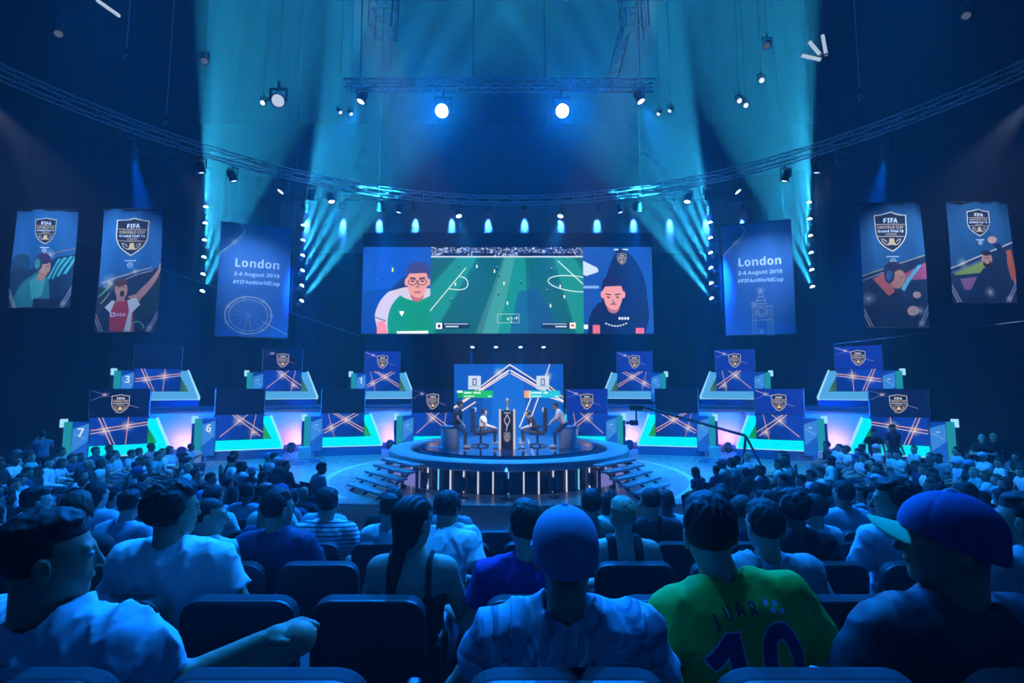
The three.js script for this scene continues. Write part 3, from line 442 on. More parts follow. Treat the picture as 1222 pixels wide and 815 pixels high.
// floor uplights along the riser
for (const deg of [-27, -19, -10.8, -3.5, 3.5, 10.8, 19, 27]) {
  const [x, z] = arcPoint(30.2, deg), [tx, tz] = arcPoint(31.5, deg);
  lamp([x, 0.3, z], [tx, 0.75, tz], PURPLE, 11, 0.9, { name: 'floor_uplight', label: 'small black floor lamp washing the riser violet between booths', group: 'floor uplights along the riser', glow: 3, noYoke: true, size: 1.2, pen: 1 });
}
// ---------------------------------------------------------------- round stage
const SZ = -18.1;
const disc = (r0, r1, y0, y1, n = 96) => new THREE.LatheGeometry([[r0, y0], [r1, y0], [r1 + 0.03, y0 + 0.03], [r1 + 0.03, y1 - 0.03], [r1, y1], [r0, y1], [r0, y0]].map(([a, b]) => new THREE.Vector2(a, b)), n);
const stage = thing('round_stage', 'round stage with a wide blue rim and a mirror-dark centre', 'stage', [0, 0, SZ]);
M.rim = mat(0.45, 0.58, 0.75, 0.4); M.mirrorFloor = mat(0.02, 0.03, 0.06, 0.08);
part('rim', disc(3.45, 4.12, 0.72, 0.95), M.rim, stage);
part('sunken_ring', disc(2.9, 3.46, 0.74, 0.84), M.blackGloss, stage);
part('inner_disc', new THREE.CylinderGeometry(3.05, 3.1, 0.24, 96).translate(0, 0.88, 0), M.mirrorFloor, stage);
part('inner_band', new THREE.CylinderGeometry(3.12, 3.12, 0.1, 96, 1, true).translate(0, 0.93, 0), mat(0.1, 0.2, 0.4, 0.3), stage);
part('skirt', new THREE.CylinderGeometry(3.72, 3.72, 0.73, 96, 1, true).translate(0, 0.37, 0), M.blackGloss, stage);
for (let k = 0; k < 25; k++) { const a = (k - 12) * 0.114; part('light_strip', bx(0.035, k % 2 ? 0.62 : 0.66, 0.03, 0, 0.37, 3.78).rotateY(a), k % 5 === 2 ? strip1() : strip0(), stage); }
function strip0() { return M.strip0 ??= glow(0.75, 0.78, 0.95, 0.9); } function strip1() { return M.strip1 ??= glow(0.15, 0.6, 0.95, 1.0); }
for (const s of [-1, 1]) part('floor_crest', new THREE.CircleGeometry(0.24, 24).rotateX(-Math.PI / 2).scale(1.15, 1, 1).translate(s * 2.45, 1.004, 0.9), new THREE.MeshStandardMaterial({ map: tex.floorCrest, roughness: 0.5 }), stage);
// stairs either side
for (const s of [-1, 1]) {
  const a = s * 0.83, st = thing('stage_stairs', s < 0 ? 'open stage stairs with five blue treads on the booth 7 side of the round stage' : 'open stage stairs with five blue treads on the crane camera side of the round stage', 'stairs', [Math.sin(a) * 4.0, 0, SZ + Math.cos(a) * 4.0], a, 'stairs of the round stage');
  for (let k = 0; k < 5; k++) part('tread', rbx(1.95, 0.07, 0.34, 0.02, 0, 0.8 - k * 0.155, 0.3 + k * 0.27), M.rim, st);
  for (const e of [-0.8, 0, 0.8]) part('stringer', extrude([[0.12, 0.02], [0.3, 0.02], [0.3, 0.72], [0.12, 0.72]], 0.04).rotateY(-Math.PI / 2).translate(e, 0, 0), M.stationDark, st), part('stringer', rod([e, 0.72, 0.3], [e, 0.03, 1.5], 0.04, 6), M.stationDark, st);
  part('violet_glow_panel', bx(1.7, 0.5, 0.02, 0, 0.4, 0.2), glow(0.32, 0.3, 0.8, 0.55), st);  // glowing panel added for the violet light behind the treads
}
// floor lamps in front of the stage skirt
for (const [x, z] of [[-2.45, -14.9], [-1.27, -14.1], [-0.05, -13.85], [1.25, -14.1], [2.42, -14.9]]) {
  const g = lamp([x, 0.36, z], [x * 0.9, 9, -17], KEY, 600, 0.1, { name: 'par_lamp', label: 'round floor lamp shining up in front of the round stage skirt', group: 'floor lamps before the round stage', glow: 1.2, size: 0.9, noYoke: true, pen: 0.9 });
  part('stand', mergeGeometries([rod([0, -0.4, 0], [0, 0, 0], 0.03), cyl(0.16, 0.18, 0.05, 0, -0.37, 0)].map(plain)), M.darkMetal, g);
}
// LED backdrop with scores
const bd = thing('stage_backdrop', 'tall blue LED wall with white diagonal stripes behind the round stage', 'screen', [-0.05, 0, -22.7]);
part('screen_face', new THREE.PlaneGeometry(4.9, 3.3).translate(0, 2.42, 0.06), screenMat(tex.backdrop, 1.15), bd);
part('frame', bx(5.0, 4.06, 0.1, 0, 2.03, 0), M.black, bd);
for (const s of [-1, 1]) {
  part('score_tile', new THREE.BoxGeometry(0.56, 0.6, 0.03).translate(s * 1.53, 3.24, 0.1), screenMat(tex.score, 1.0), bd);
  part('name_bar', new THREE.BoxGeometry(1.6, 0.32, 0.03).translate(s * 1.5, 2.72, 0.1), screenMat(tex.nameBar[s < 0 ? 0 : 1], 1.25), bd);
}
rectLight([-0.05, 2.6, -22.5], [-0.05, 2, 0], 4.8, 3.1, C(0.03, 0.22, 0.7), 1.0);
// low pedestals
for (const s of [-1, 1]) {
  const p = thing('round_pedestal', s < 0 ? 'pale blue round pedestal under the leaning man in black' : 'pale blue round pedestal under the seated man in pale shirt', 'pedestal', [s * 2.0, 1.0, -17.3]);
  part('drum', new THREE.CylinderGeometry(0.3, 0.32, 0.66, 32).translate(0, 0.33, 0), mat(0.35, 0.5, 0.7, 0.4), p); part('top', new THREE.CylinderGeometry(0.33, 0.33, 0.05, 32).translate(0, 0.685, 0), M.stationBlue, p);
}
// trophy plinth and trophy
const tp = thing('trophy_plinth', 'tall dark plinth with white edges and diamond emblem at the stage centre', 'plinth', [-0.06, 1.0, -16.9]);
part('body', rbx(0.42, 1.24, 0.36, 0.01, 0, 0.62, 0), M.blackGloss, tp);
part('front_print', new THREE.PlaneGeometry(0.4, 1.2).translate(0, 0.62, 0.185), screenMat(tex.plinth, 0.9), tp);
for (const s of [-1, 1]) part('edge_light', bx(0.07, 1.3, 0.1, s * 0.235, 0.65, 0.14), glow(0.85, 0.72, 0.68, 0.75), tp);
const tr = thing('trophy', 'small slender silver trophy standing on the plinth', 'trophy', [-0.06, 2.24, -16.9]);
part('cup', new THREE.LatheGeometry([[0, 0.02], [0.09, 0.02], [0.09, 0.06], [0.04, 0.09], [0.03, 0.18], [0.06, 0.28], [0.075, 0.36], [0.05, 0.42], [0, 0.43]].map(([a, b]) => new THREE.Vector2(a, b)), 20), mat(0.7, 0.85, 0.9, 0.2, 0.8), tr);
part('base', cyl(0.1, 0.11, 0.03, 0, 0.015, 0), M.blackGloss, tr);
// gaming chairs
for (const s of [-1, 1]) {
  const g = thing('gaming_chair', s < 0 ? 'high-backed black gaming chair under the player in white shirt' : 'high-backed black gaming chair under the player leaning forward', 'chair', [s * 0.98, 1.0, -17.6], s * -Math.PI / 2 + (s < 0 ? Math.PI : Math.PI));
  part('seat', rbx(0.5, 0.12, 0.5, 0.04, 0, 0.46, 0), M.black, g); part('backrest', rbx(0.5, 0.86, 0.12, 0.05, 0, 0.9, 0.27), M.black, g); part('head_wing', rbx(0.32, 0.16, 0.1, 0.04, 0, 1.24, 0.21), M.edge, g);
  for (const e of [-1, 1]) part('armrest', mergeGeometries([bx(0.07, 0.04, 0.32, e * 0.29, 0.68, 0), bx(0.05, 0.2, 0.06, e * 0.29, 0.58, 0)].map(plain)), M.darkMetal, g);
  part('pedestal', cyl(0.035, 0.035, 0.34, 0, 0.24, 0), M.darkMetal, g); for (let k = 0; k < 5; k++) { const a = k / 5 * TAU; part('foot', rod([0, 0.09, 0], [0.3 * Math.sin(a), 0.045, 0.3 * Math.cos(a)], 0.025), M.darkMetal, g); part('caster', new THREE.SphereGeometry(0.032, 8, 6).translate(0.3 * Math.sin(a), 0.032, 0.3 * Math.cos(a)), M.black, g); }
}
// crane camera
const cr = thing('crane_camera', 'remote camera head hanging from a crane arm beside the purple riser', 'camera', [5.05, 0, -20.2]);
part('crane_arm', rod([0.1, 2.3, 0], [3.4, 1.3, 2.0], 0.05, 8), M.black, cr); part('tripod', [rod([3.4, 1.3, 2.0], [3.1, 0.03, 2.4], 0.04), rod([3.4, 1.3, 2.0], [3.9, 0.03, 2.3], 0.04), rod([3.4, 1.3, 2.0], [3.5, 0.03, 1.4], 0.04)], M.black, cr);
part('mount', [rbx(0.5, 0.2, 0.22, 0.04, 0, 2.22, 0), rod([0, 2.15, 0], [0, 1.72, 0], 0.035), rod([-0.35, 2.3, 0], [-0.1, 2.2, 0], 0.02), rod([0.35, 2.3, 0], [0.1, 2.2, 0], 0.02)], M.black, cr);
const cb = part('camera_body', rbx(0.3, 0.2, 0.22, 0.02, -0.1, 1.62, 0), M.black, cr); part('lens_barrel', rod([-0.25, 1.62, 0], [-0.42, 1.62, 0], 0.06, 12), M.darkMetal, cb);
// floor crests and the curved white line on the show floor
for (const s of [-1, 1]) {
  const g = thing('floor_decal', s < 0 ? 'pale crest printed on the show floor near booth 6' : 'pale crest printed on the show floor near the crane camera', 'floor decal', [s * 8.55, 0.024, -20.7], 0, 'crests on the show floor'); g.scale.x = 1;
  part('print', new THREE.CircleGeometry(1, 40).scale(1.05, 1.15, 1).rotateX(-Math.PI / 2), new THREE.MeshStandardMaterial({ map: tex.floorCrest, roughness: 0.5 }), g);
  const l = thing('floor_line', s < 0 ? 'curved white line on the show floor by the booth 7 side stairs' : 'curved white line on the show floor by the crane side stairs', 'floor line', [0, 0.024, SZ], 0, 'curved lines on the show floor');
  part('line', new THREE.RingGeometry(6.0, 6.22, 48, 1, s > 0 ? -0.75 : Math.PI - 0.55, 1.3).rotateX(-Math.PI / 2), mat(0.75, 0.8, 0.85, 0.5), l);
}
// steel cables strung across the hall
for (const [a, b, n] of [[[11.95, 4.6, -18.5], [17.8, 5.2, -15.5], 'thin steel cable slung from an upper booth toward the side wall'], [[-7.2, 5.5, -23.9], [-13.5, 7.6, -22], 'thin steel cable slung from the video screen past the beam lamps']]) { const c = thing('steel_cable', n, 'cable'); const e = [a[0] + (b[0] - a[0]) * 2, a[1] + (b[1] - a[1]) * 2, a[2] + (b[2] - a[2]) * 2]; part('wire', rod(a, e.map((v, i) => i === 0 ? Math.sign(v) * Math.min(Math.abs(v), 22.2) : v), 0.012, 5), M.metal, c); }
// ---------------------------------------------------------------- people: smooth distance fields meshed on a grid
function nets(f, lo, hi, h) {
  const n = [0, 1, 2].map((c) => Math.ceil((hi[c] - lo[c]) / h) + 1), [nx, ny, nz] = n, v = new Float32Array(nx * ny * nz), id = new Int32Array(nx * ny * nz).fill(-1), pos = [], ix = [];
  for (let k = 0, q = 0; k < nz; k++) for (let j = 0; j < ny; j++) for (let i = 0; i < nx; i++, q++) v[q] = f(lo[0] + i * h, lo[1] + j * h, lo[2] + k * h);
  const sx = 1, sy = nx, sz = nx * ny, off = [0, sx, sy, sx + sy, sz, sx + sz, sy + sz, sx + sy + sz], E = [[0, 1], [2, 3], [4, 5], [6, 7], [0, 2], [1, 3], [4, 6], [5, 7], [0, 4], [1, 5], [2, 6], [3, 7]];
  for (let k = 0; k < nz - 1; k++) for (let j = 0; j < ny - 1; j++) for (let i = 0; i < nx - 1; i++) {
    const q = i + j * sy + k * sz; let m = 0; for (let c = 0; c < 8; c++) if (v[q + off[c]] < 0) m |= 1 << c; if (m === 0 || m === 255) continue;
    let x = 0, y = 0, z = 0, t = 0; for (const [a, b] of E) { const A = v[q + off[a]], B = v[q + off[b]]; if ((A < 0) === (B < 0)) continue; const u = A / (A - B); x += (a & 1) + u * ((b & 1) - (a & 1)); y += ((a >> 1) & 1) + u * (((b >> 1) & 1) - ((a >> 1) & 1)); z += (a >> 2) + u * ((b >> 2) - (a >> 2)); t++; }
    id[q] = pos.length / 3; pos.push(lo[0] + (i + x / t) * h, lo[1] + (j + y / t) * h, lo[2] + (k + z / t) * h);
  }
  for (let k = 1; k < nz - 1; k++) for (let j = 1; j < ny - 1; j++) for (let i = 1; i < nx - 1; i++) {
    const q = i + j * sy + k * sz, s = v[q] < 0;
    for (const [a, b, c] of [[sx, sy, sz], [sy, sz, sx], [sz, sx, sy]]) { if ((v[q + a] < 0) === s) continue; const p0 = id[q], p1 = id[q - b], p2 = id[q - b - c], p3 = id[q - c]; if (s) ix.push(p0, p1, p2, p0, p2, p3); else ix.push(p0, p2, p1, p0, p3, p2); }
  }
  const g = new THREE.BufferGeometry(); g.setAttribute('position', new THREE.Float32BufferAttribute(pos, 3)); g.setIndex(ix); g.computeVertexNormals(); return g;
}
const smin = (a, b, k) => { const h = Math.max(k - Math.abs(a - b), 0) / k; return Math.min(a, b) - h * h * k * 0.25; };
const smax = (a, b, k) => -smin(-a, -b, k);
const ell = (x, y, z, c, r) => { const a = (x - c[0]) / r[0], b = (y - c[1]) / r[1], d = (z - c[2]) / r[2], k0 = Math.hypot(a, b, d), k1 = Math.hypot(a / r[0], b / r[1], d / r[2]); return k1 < 1e-6 ? -Math.min(...r) : k0 * (k0 - 1) / k1; };
const cap = (x, y, z, a, b, ra, rb) => { const dx = b[0] - a[0], dy = b[1] - a[1], dz = b[2] - a[2], t = Math.max(0, Math.min(1, ((x - a[0]) * dx + (y - a[1]) * dy + (z - a[2]) * dz) / (dx * dx + dy * dy + dz * dz + 1e-9))); return Math.hypot(x - a[0] - t * dx, y - a[1] - t * dy, z - a[2] - t * dz) - (ra + (rb - ra) * t); };

const headSdf = (x, y, z) => {
  const ax = Math.abs(x); let d = smin(ell(x, y, z, [0, 0.035, 0.012], [0.076, 0.084, 0.098]), ell(x, y, z, [0, -0.03, -0.02], [0.062, 0.086, 0.074]), 0.03);
  d = smin(d, ell(x, y, z, [0, -0.096, -0.058], [0.026, 0.02, 0.026]), 0.03); d = smin(d, cap(x, y, z, [0, -0.05, 0.03], [0, -0.13, 0.03], 0.052, 0.054), 0.03);
  d = smin(d, cap(ax, y, z, [0, 0.024, -0.085], [0.04, 0.024, -0.074], 0.012, 0.011), 0.015); d = smin(d, cap(x, y, z, [0, 0.01, -0.092], [0, -0.03, -0.108], 0.008, 0.013), 0.012);
  d = smax(d, -(Math.hypot(ax - 0.031, y - 0.005, z + 0.1) - 0.015), 0.012); d = smin(d, ell(x, y, z, [0, -0.058, -0.088], [0.025, 0.007, 0.01]), 0.008);
  let e = ell(ax, y, z, [0.082, -0.006, 0.018], [0.011, 0.034, 0.021]); e = smax(e, -ell(ax, y, z, [0.093, -0.003, 0.012], [0.008, 0.02, 0.011]), 0.006); return smin(d, e, 0.008);
};
const hairBase = (x, y, z, o) => ell(x, y, z, [0, 0.036, 0.014], [0.079 + o, 0.087 + o, 0.1 + o]);
const earHole = (x, y, z) => ell(Math.abs(x), y, z, [0.086, -0.008, 0.006], [0.03, 0.036, 0.026]);
const keep = (x, y, z, nape = -0.072) => Math.min(0.062 - y + 0.25 * Math.max(0, z + 0.02) - 0.12 * Math.max(0, z), smax(-0.008 - z, nape - y, 0.02));
const thin = (kp) => Math.max(0.03, Math.min(1, -kp / 0.05));
const hairFns = {
  short: (x, y, z) => { const kp = keep(x, y, z); return smax(smax(hairBase(x, y, z, 0.001 + thin(kp) * (0.006 + 0.009 * noise3(x * 90, y * 45, z * 90) + (y > 0.05 ? 0.12 * (y - 0.05) : 0))), kp, 0.012), -earHole(x, y, z), 0.01); },
  fade: (x, y, z) => { const kp = keep(x, y, z, -0.05), k = Math.max(0, Math.min(1, (y - 0.05) / 0.06)); return smax(smax(hairBase(x, y, z, 0.0008 + k * thin(kp) * (0.012 + 0.014 * noise3(x * 48, y * 48, z * 48) + 0.006 * noise3(x * 110, y * 110, z * 110))), kp, 0.01), -earHole(x, y, z), 0.008); },
  curly: (x, y, z) => { const kp = keep(x, y, z, -0.08); return smax(smax(hairBase(x, y, z, 0.003 + thin(kp) * (0.012 + 0.014 * noise3(x * 28, y * 28, z * 28) + 0.012 * noise3(x * 85, y * 85, z * 85))), kp, 0.02), -ell(Math.abs(x), y, z, [0.09, -0.02, -0.01], [0.03, 0.03, 0.03]), 0.01); },
  buzz: (x, y, z) => smax(smax(hairBase(x, y, z, 0.0015), keep(x, y, z), 0.008), -earHole(x, y, z), 0.008),
  flattop: (x, y, z) => { const kp = keep(x, y, z); return smax(smax(Math.min(hairBase(x, y, z, 0.002), smax(hairBase(x, y, z, thin(kp) * (0.014 + 0.01 * noise3(x * 60, y * 60, z * 60))), 0.05 - y, 0.02)), kp, 0.01), -earHole(x, y, z), 0.008); },
  long: (x, y, z) => { const st = 0.005 * Math.sin(x * 210 + 3 * noise3(x * 20, y * 4, z * 20)); return smin(smax(hairBase(x, y, z, 0.014 + st), keep(x, y, z, -0.1), 0.015), smax(ell(x, y, z, [0, -0.09, 0.05], [0.1 + st, 0.24, 0.062 + st]), -ell(x, y, z, [0, -0.16, -0.03], [0.075, 0.2, 0.075]), 0.01), 0.03); },
  pony: (x, y, z) => { const st = 0.003 * Math.sin(x * 260 + y * 40); let d = smax(hairBase(x, y, z, 0.009 + st), keep(x, y, z, -0.1), 0.012); d = smin(d, ell(x, y, z, [0, -0.045, 0.06], [0.066, 0.07, 0.05]), 0.03); return smin(d, cap(x, y, z, [0, -0.09, 0.09], [-0.015, -0.3, 0.115], 0.034 + st, 0.016), 0.02); },
  under: (x, y, z) => smax(smax(hairBase(x, y, z, 0.002), keep(x, y, z, -0.06), 0.008), -earHole(x, y, z), 0.008),
};
const LOD = { hero: [0.0045, 0.0115, 0.005], mid: [0.0075, 0.018, 0.0065], far: [0.0115, 0.026, 0.009] };
const cacheG = {}; const memo = (k, f) => cacheG[k] ??= f();
const headGeo = (l) => memo('head' + l, () => nets(headSdf, [-0.12, -0.15, -0.15], [0.12, 0.14, 0.14], LOD[l][0]));
const hairGeo = (s, l) => memo('hair' + s + l, () => nets(hairFns[s], [-0.16, -0.42, -0.16], [0.16, 0.2, 0.2], LOD[l][0] * (s === 'curly' || s === 'long' ? 1 : 1)));
const handGeo = (l, s) => memo('hand' + l + s, () => nets((x, y, z) => {
  x *= s; let d = ell(x, y, z, [0, 0, -0.05], [0.042, 0.016, 0.052]); d = smin(d, cap(x, y, z, [0, 0, 0.01], [0, 0, -0.03], 0.026, 0.026), 0.02);
  [[-0.031, 0.058], [-0.011, 0.07], [0.01, 0.076], [0.031, 0.066]].forEach(([fx, L]) => { const z0 = -0.088 + Math.abs(fx) * 0.2; d = smin(d, Math.min(cap(x, y, z, [fx, 0, z0], [fx * 1.1, -0.006, z0 - L * 0.5], 0.0095, 0.009), cap(x, y, z, [fx * 1.1, -0.006, z0 - L * 0.5], [fx * 1.1, -0.03, z0 - L * 0.85], 0.009, 0.0078)), 0.006); });
  return smin(d, Math.min(cap(x, y, z, [0.03, -0.004, -0.02], [0.06, -0.012, -0.058], 0.013, 0.011), cap(x, y, z, [0.06, -0.012, -0.058], [0.057, -0.022, -0.086], 0.011, 0.009)), 0.008);
}, [-0.085, -0.06, -0.19], [0.085, 0.035, 0.05], LOD[l][2]));
// headwear
const capDome = (l) => memo('dome' + l, () => nets((x, y, z) => { const a = Math.atan2(x, z + 0.005), seam = 0.0016 * Math.pow(Math.abs(Math.cos(a * 3)), 24); let d = ell(x, Math.max(y, 0.04), z, [0, 0.04, 0.008], [0.093 - seam, 0.098 - seam, 0.118 - seam]); d = smax(d, 0.004 - y - 0.3 * z, 0.006); return Math.min(d, ell(x, y, z, [0, 0.138, 0.008], [0.011, 0.007, 0.011])); }, [-0.11, -0.07, -0.13], [0.11, 0.16, 0.14], l === 'hero' ? 0.004 : 0.008));
const capBrim = (l) => memo('brim' + l, () => nets((x, y, z) => { const yy = y - 0.028 + 3.2 * x * x + 0.12 * (z + 0.09); let d = Math.max(Math.abs(yy) - 0.004, Math.hypot(x * 0.95, (z + 0.085) * 0.98) - 0.092); return smax(d, z + 0.085, 0.004); }, [-0.11, -0.06, -0.2], [0.11, 0.08, -0.06], l === 'hero' ? 0.004 : 0.007));

const legPoses = {
  sit: { hip: [0.09, 0.445, 0], knee: [0.12, 0.47, -0.44], ankle: [0.12, 0.1, -0.42] },
  stand: { hip: [0.09, 0.93, 0], knee: [0.1, 0.5, -0.02], ankle: [0.11, 0.1, 0.02] },
  perch: { hip: [0.09, 0.78, 0], knee: [0.13, 0.5, -0.32], ankle: [0.14, 0.1, -0.3] },
};
const legsGeo = (p, l) => memo('legs' + p + l, () => { const L = legPoses[p]; return nets((x, y, z) => { const a = Math.abs(x); let d = smin(cap(a, y, z, L.hip, L.knee, 0.088, 0.064), cap(a, y, z, L.knee, L.ankle, 0.062, 0.05), 0.03); d = smin(d, ell(x, y, z, [0, L.hip[1] + 0.03, 0.01], [0.165, 0.1, 0.125]), 0.05); return d + 0.004 * noise3(x * 30, y * 14, z * 30); }, [-0.26, 0.03, L.knee[2] - 0.12], [0.26, L.hip[1] + 0.16, 0.18], l === 'far' ? 0.028 : 0.02); });
const shoeGeo = (p, s, l) => memo('shoe' + p + s + l, () => { const A = legPoses[p].ankle; return nets((x, y, z) => { let d = smin(ell(x * s, y, z, [A[0] + 0.012, 0.045, A[2] - 0.07], [0.047, 0.05, 0.135]), cap(x * s, y, z, [A[0], 0.11, A[2]], [A[0], 0.05, A[2]], 0.048, 0.046), 0.03); return smax(d, 0.002 - y, 0.006); }, s > 0 ? [0.02, -0.02, A[2] - 0.24] : [-0.24, -0.02, A[2] - 0.24], s > 0 ? [0.24, 0.18, A[2] + 0.1] : [-0.02, 0.18, A[2] + 0.1], l === 'far' ? 0.022 : 0.014); });

function figure(o) {          // geometries of one pose: skin, shirt, and the matrix of the head
  const l = o.lod ?? 'mid', D = THREE.MathUtils.degToRad, hipY = legPoses[o.pose ?? 'sit'].hip[1] + 0.02, w = o.w ?? 1, fat = o.fat ?? 1;
  const T = new THREE.Matrix4().makeTranslation(0, hipY, 0).multiply(new THREE.Matrix4().makeRotationFromEuler(new THREE.Euler(-D(o.lean ?? 0), D(o.twist ?? 0), -D(o.roll ?? 0), 'YZX')));
  const Ti = T.clone().invert(), e = Ti.elements, tp = (p) => { const v = V(...p).applyMatrix4(T); return [v.x, v.y, v.z]; };
  const headPos = V(0, 0.64, -0.012 - (o.neckFwd ?? 0)).applyMatrix4(T);
  const HM = new THREE.Matrix4().compose(headPos, new THREE.Quaternion().setFromEuler(new THREE.Euler(-D(o.headPitch ?? 0), D(o.headYaw ?? 0), -D(o.headRoll ?? (o.roll ?? 0) * 0.5), 'YXZ')), V(1, 1, 1).multiplyScalar(o.headScale ?? 1));
  const hi = (p) => { const v = V(...p).applyMatrix4(HM); return [v.x, v.y, v.z]; };
  const neckA = tp([0, 0.466, 0.008]), neckB = hi([0, -0.06, 0.03]);
  const arms = [1, -1].map((s) => { const sh = tp([s * 0.178 * w, 0.43, 0.002]); const a = (o.arms ?? {})[s > 0 ? 'R' : 'L'] ?? 'lap'; const P = Array.isArray(a) ? a : { lap: [[s * 0.27 * w, 0.64, -0.05], [s * 0.13, 0.575, -0.3]], knees: [[s * 0.27 * w, 0.65, -0.16], [s * 0.14, 0.57, -0.42]], up: [[s * 0.27, 0.8, -0.22], [s * 0.2, 1.04, -0.26]], phone: [[s * 0.24, 0.7, -0.1], [s * 0.06, 0.8, -0.32]], side: [[s * 0.26 * w, hipY + 0.2, 0.02], [s * 0.27 * w, hipY - 0.05, -0.06]], cross: [[s * 0.26, hipY + 0.22, -0.04], [-s * 0.03, hipY + 0.25, -0.2]], rest: [[s * 0.31 * w, 0.69, 0.0], [s * 0.3, 0.67, -0.27]] }[a]; return { s, sh, el: P[0], wr: P[1] }; });
  const inT = (x, y, z) => [e[0] * x + e[4] * y + e[8] * z + e[12], e[1] * x + e[5] * y + e[9] * z + e[13], e[2] * x + e[6] * y + e[10] * z + e[14]];
  const along = (a, b, t) => [a[0] + (b[0] - a[0]) * t, a[1] + (b[1] - a[1]) * t, a[2] + (b[2] - a[2]) * t];
  const sl = o.sleeve ?? 0.55, seedN = o.seed ?? 1, amp = o.folds ?? 0.009;
  const torso = (x, y, z) => { const [u, v0, t] = inT(x, y, z), a = Math.abs(u), v = v0 / 0.93;
    let d = smin(ell(u, v, t, [0, 0.07, 0.005], [0.172 * fat, 0.14, 0.125 * fat]), ell(u, v, t, [0, 0.22, -0.008], [0.158 * fat * (0.5 + 0.5 * w), 0.18, 0.116 * fat]), 0.06);
    d = smin(d, ell(u, v, t, [0, 0.375, 0.0], [0.172 * w, 0.165, 0.122]), 0.06); d = smin(d, cap(a, v, t, [0, 0.46, 0.01], [0.15 * w, 0.462, 0.006], 0.07, 0.064), 0.05); return smin(d, cap(a, v, t, [0.02, 0.525, 0.014], [0.12 * w, 0.487, 0.01], 0.05, 0.04), 0.04); };
  const shirtF = (x, y, z) => {
    let d = torso(x, y, z) - 0.008;
    if (!o.tank) for (const A of arms) { if (sl <= 1) { const en = along(A.sh, A.el, sl), dir = [A.el[0] - A.sh[0], A.el[1] - A.sh[1], A.el[2] - A.sh[2]], L = Math.hypot(...dir); const c = cap(x, y, z, A.sh, A.el, 0.068, 0.066), cut = ((x - en[0]) * dir[0] + (y - en[1]) * dir[1] + (z - en[2]) * dir[2]) / L; d = smin(d, smax(c, cut, 0.01), 0.035); } else { let c = cap(x, y, z, A.sh, A.el, 0.068, 0.054); c = smin(c, cap(x, y, z, A.el, A.wr, 0.054, 0.042), 0.02); d = smin(d, c, 0.035); } }
    if (o.hood) d = smin(d, (() => { const [u, v, t] = inT(x, y, z); return smax(Math.hypot(Math.hypot(u, (t - 0.035) * 1.1) - 0.085, (v - 0.48) * 0.8) - 0.032, -ell(u, v, t, [0, 0.55, -0.1], [0.07, 0.12, 0.1]), 0.01); })(), 0.03);
    const f = noise3(x * 9 + seedN + y * 5, y * 7 - x * 4 + z * 6, seedN * 3.1 + z * 4), g = noise3(x * 19 - y * 12 + seedN, y * 11 + x * 13, z * 15), r1 = 1 - Math.abs(2 * f - 1), r2 = 1 - Math.abs(2 * g - 1); d -= amp * (1.5 * r1 * r1 * r1 + 0.8 * r2 * r2 * r2 - 0.5);
    d = smax(d, -cap(x, y, z, neckA, neckB, 0.064, 0.075), 0.008);
    if (o.tank) { const [u, v, t] = inT(x, y, z), a = Math.abs(u); d = Math.max(d, Math.min(v - (o.straps ? 0.34 : 0.27), Math.max(Math.abs(a - (o.straps ? 0.095 : 0.085)) - (o.straps ? 0.011 : 0.03), -1))); }
    return d;
  };
  const skinF = (x, y, z) => { let d = cap(x, y, z, neckA, neckB, 0.056, 0.052); if (o.tank) d = smin(d, torso(x, y, z), 0.04);
    for (const A of arms) { let c = cap(x, y, z, along(A.sh, A.el, o.tank ? 0 : 0.1), A.el, 0.05, 0.041); c = smin(c, cap(x, y, z, A.el, A.wr, 0.042, 0.029), 0.015); d = smin(d, c, o.tank ? 0.04 : 0.012); } for (const B of o.bare ?? []) d = smin(d, cap(x, y, z, ...B), 0.02); return d; };
  const box = (list, m) => { const lo = [9, 9, 9], hi2 = [-9, -9, -9]; for (const p of list) for (let c = 0; c < 3; c++) { lo[c] = Math.min(lo[c], p[c] - m); hi2[c] = Math.max(hi2[c], p[c] + m); } return [lo, hi2]; };
  const core = [tp([-0.17 * w, 0.46, 0]), tp([0.17 * w, 0.46, 0]), tp([0, 0.53, 0]), tp([-0.13, 0, 0]), tp([0.13, 0, 0])], armPts = arms.flatMap((A) => [A.sh, A.el, A.wr]);
  const [a0, a1] = box([...core, ...(sl > 1 ? armPts : arms.flatMap((A) => [A.sh, along(A.sh, A.el, sl)]))], 0.14 * Math.max(1, fat)), [b0, b1] = box([neckA, neckB, ...armPts, ...(o.bare ?? []).flatMap((B) => [B[0], B[1]]), ...(o.tank ? core : [])], o.tank ? 0.15 : 0.08);
  const shirt = nets(shirtF, a0, a1, LOD[l][1]);
  const bits = [nets(skinF, b0, b1, LOD[l][1] * (o.tank ? 1 : 0.85)), headGeo(l).clone().applyMatrix4(HM)];
  for (const A of arms) { const q = new THREE.Matrix4().lookAt(V(...A.el), V(...A.wr), V(0, 1, 0)); const dir = V(...A.wr).sub(V(...A.el)).normalize(); const m = q.clone().setPosition(V(...A.wr).addScaledVector(dir, 0.0)); bits.push(handGeo(l, A.s).clone().applyMatrix4(m)); }
  const skin = mergeGeometries(bits);
  if (o.uv) { const p = shirt.attributes.position, uv = new Float32Array(p.count * 2); for (let i = 0; i < p.count; i++) { const [u, v, t] = inT(p.getX(i), p.getY(i), p.getZ(i)); uv[2 * i] = t > -0.03 || o.uv === 'all' ? 0.5 + u / 0.46 : 0.02; uv[2 * i + 1] = v / 0.54; } shirt.setAttribute('uv', new THREE.BufferAttribute(uv, 2)); }
  return { skin, shirt, HM, l, pose: o.pose ?? 'sit' };
}
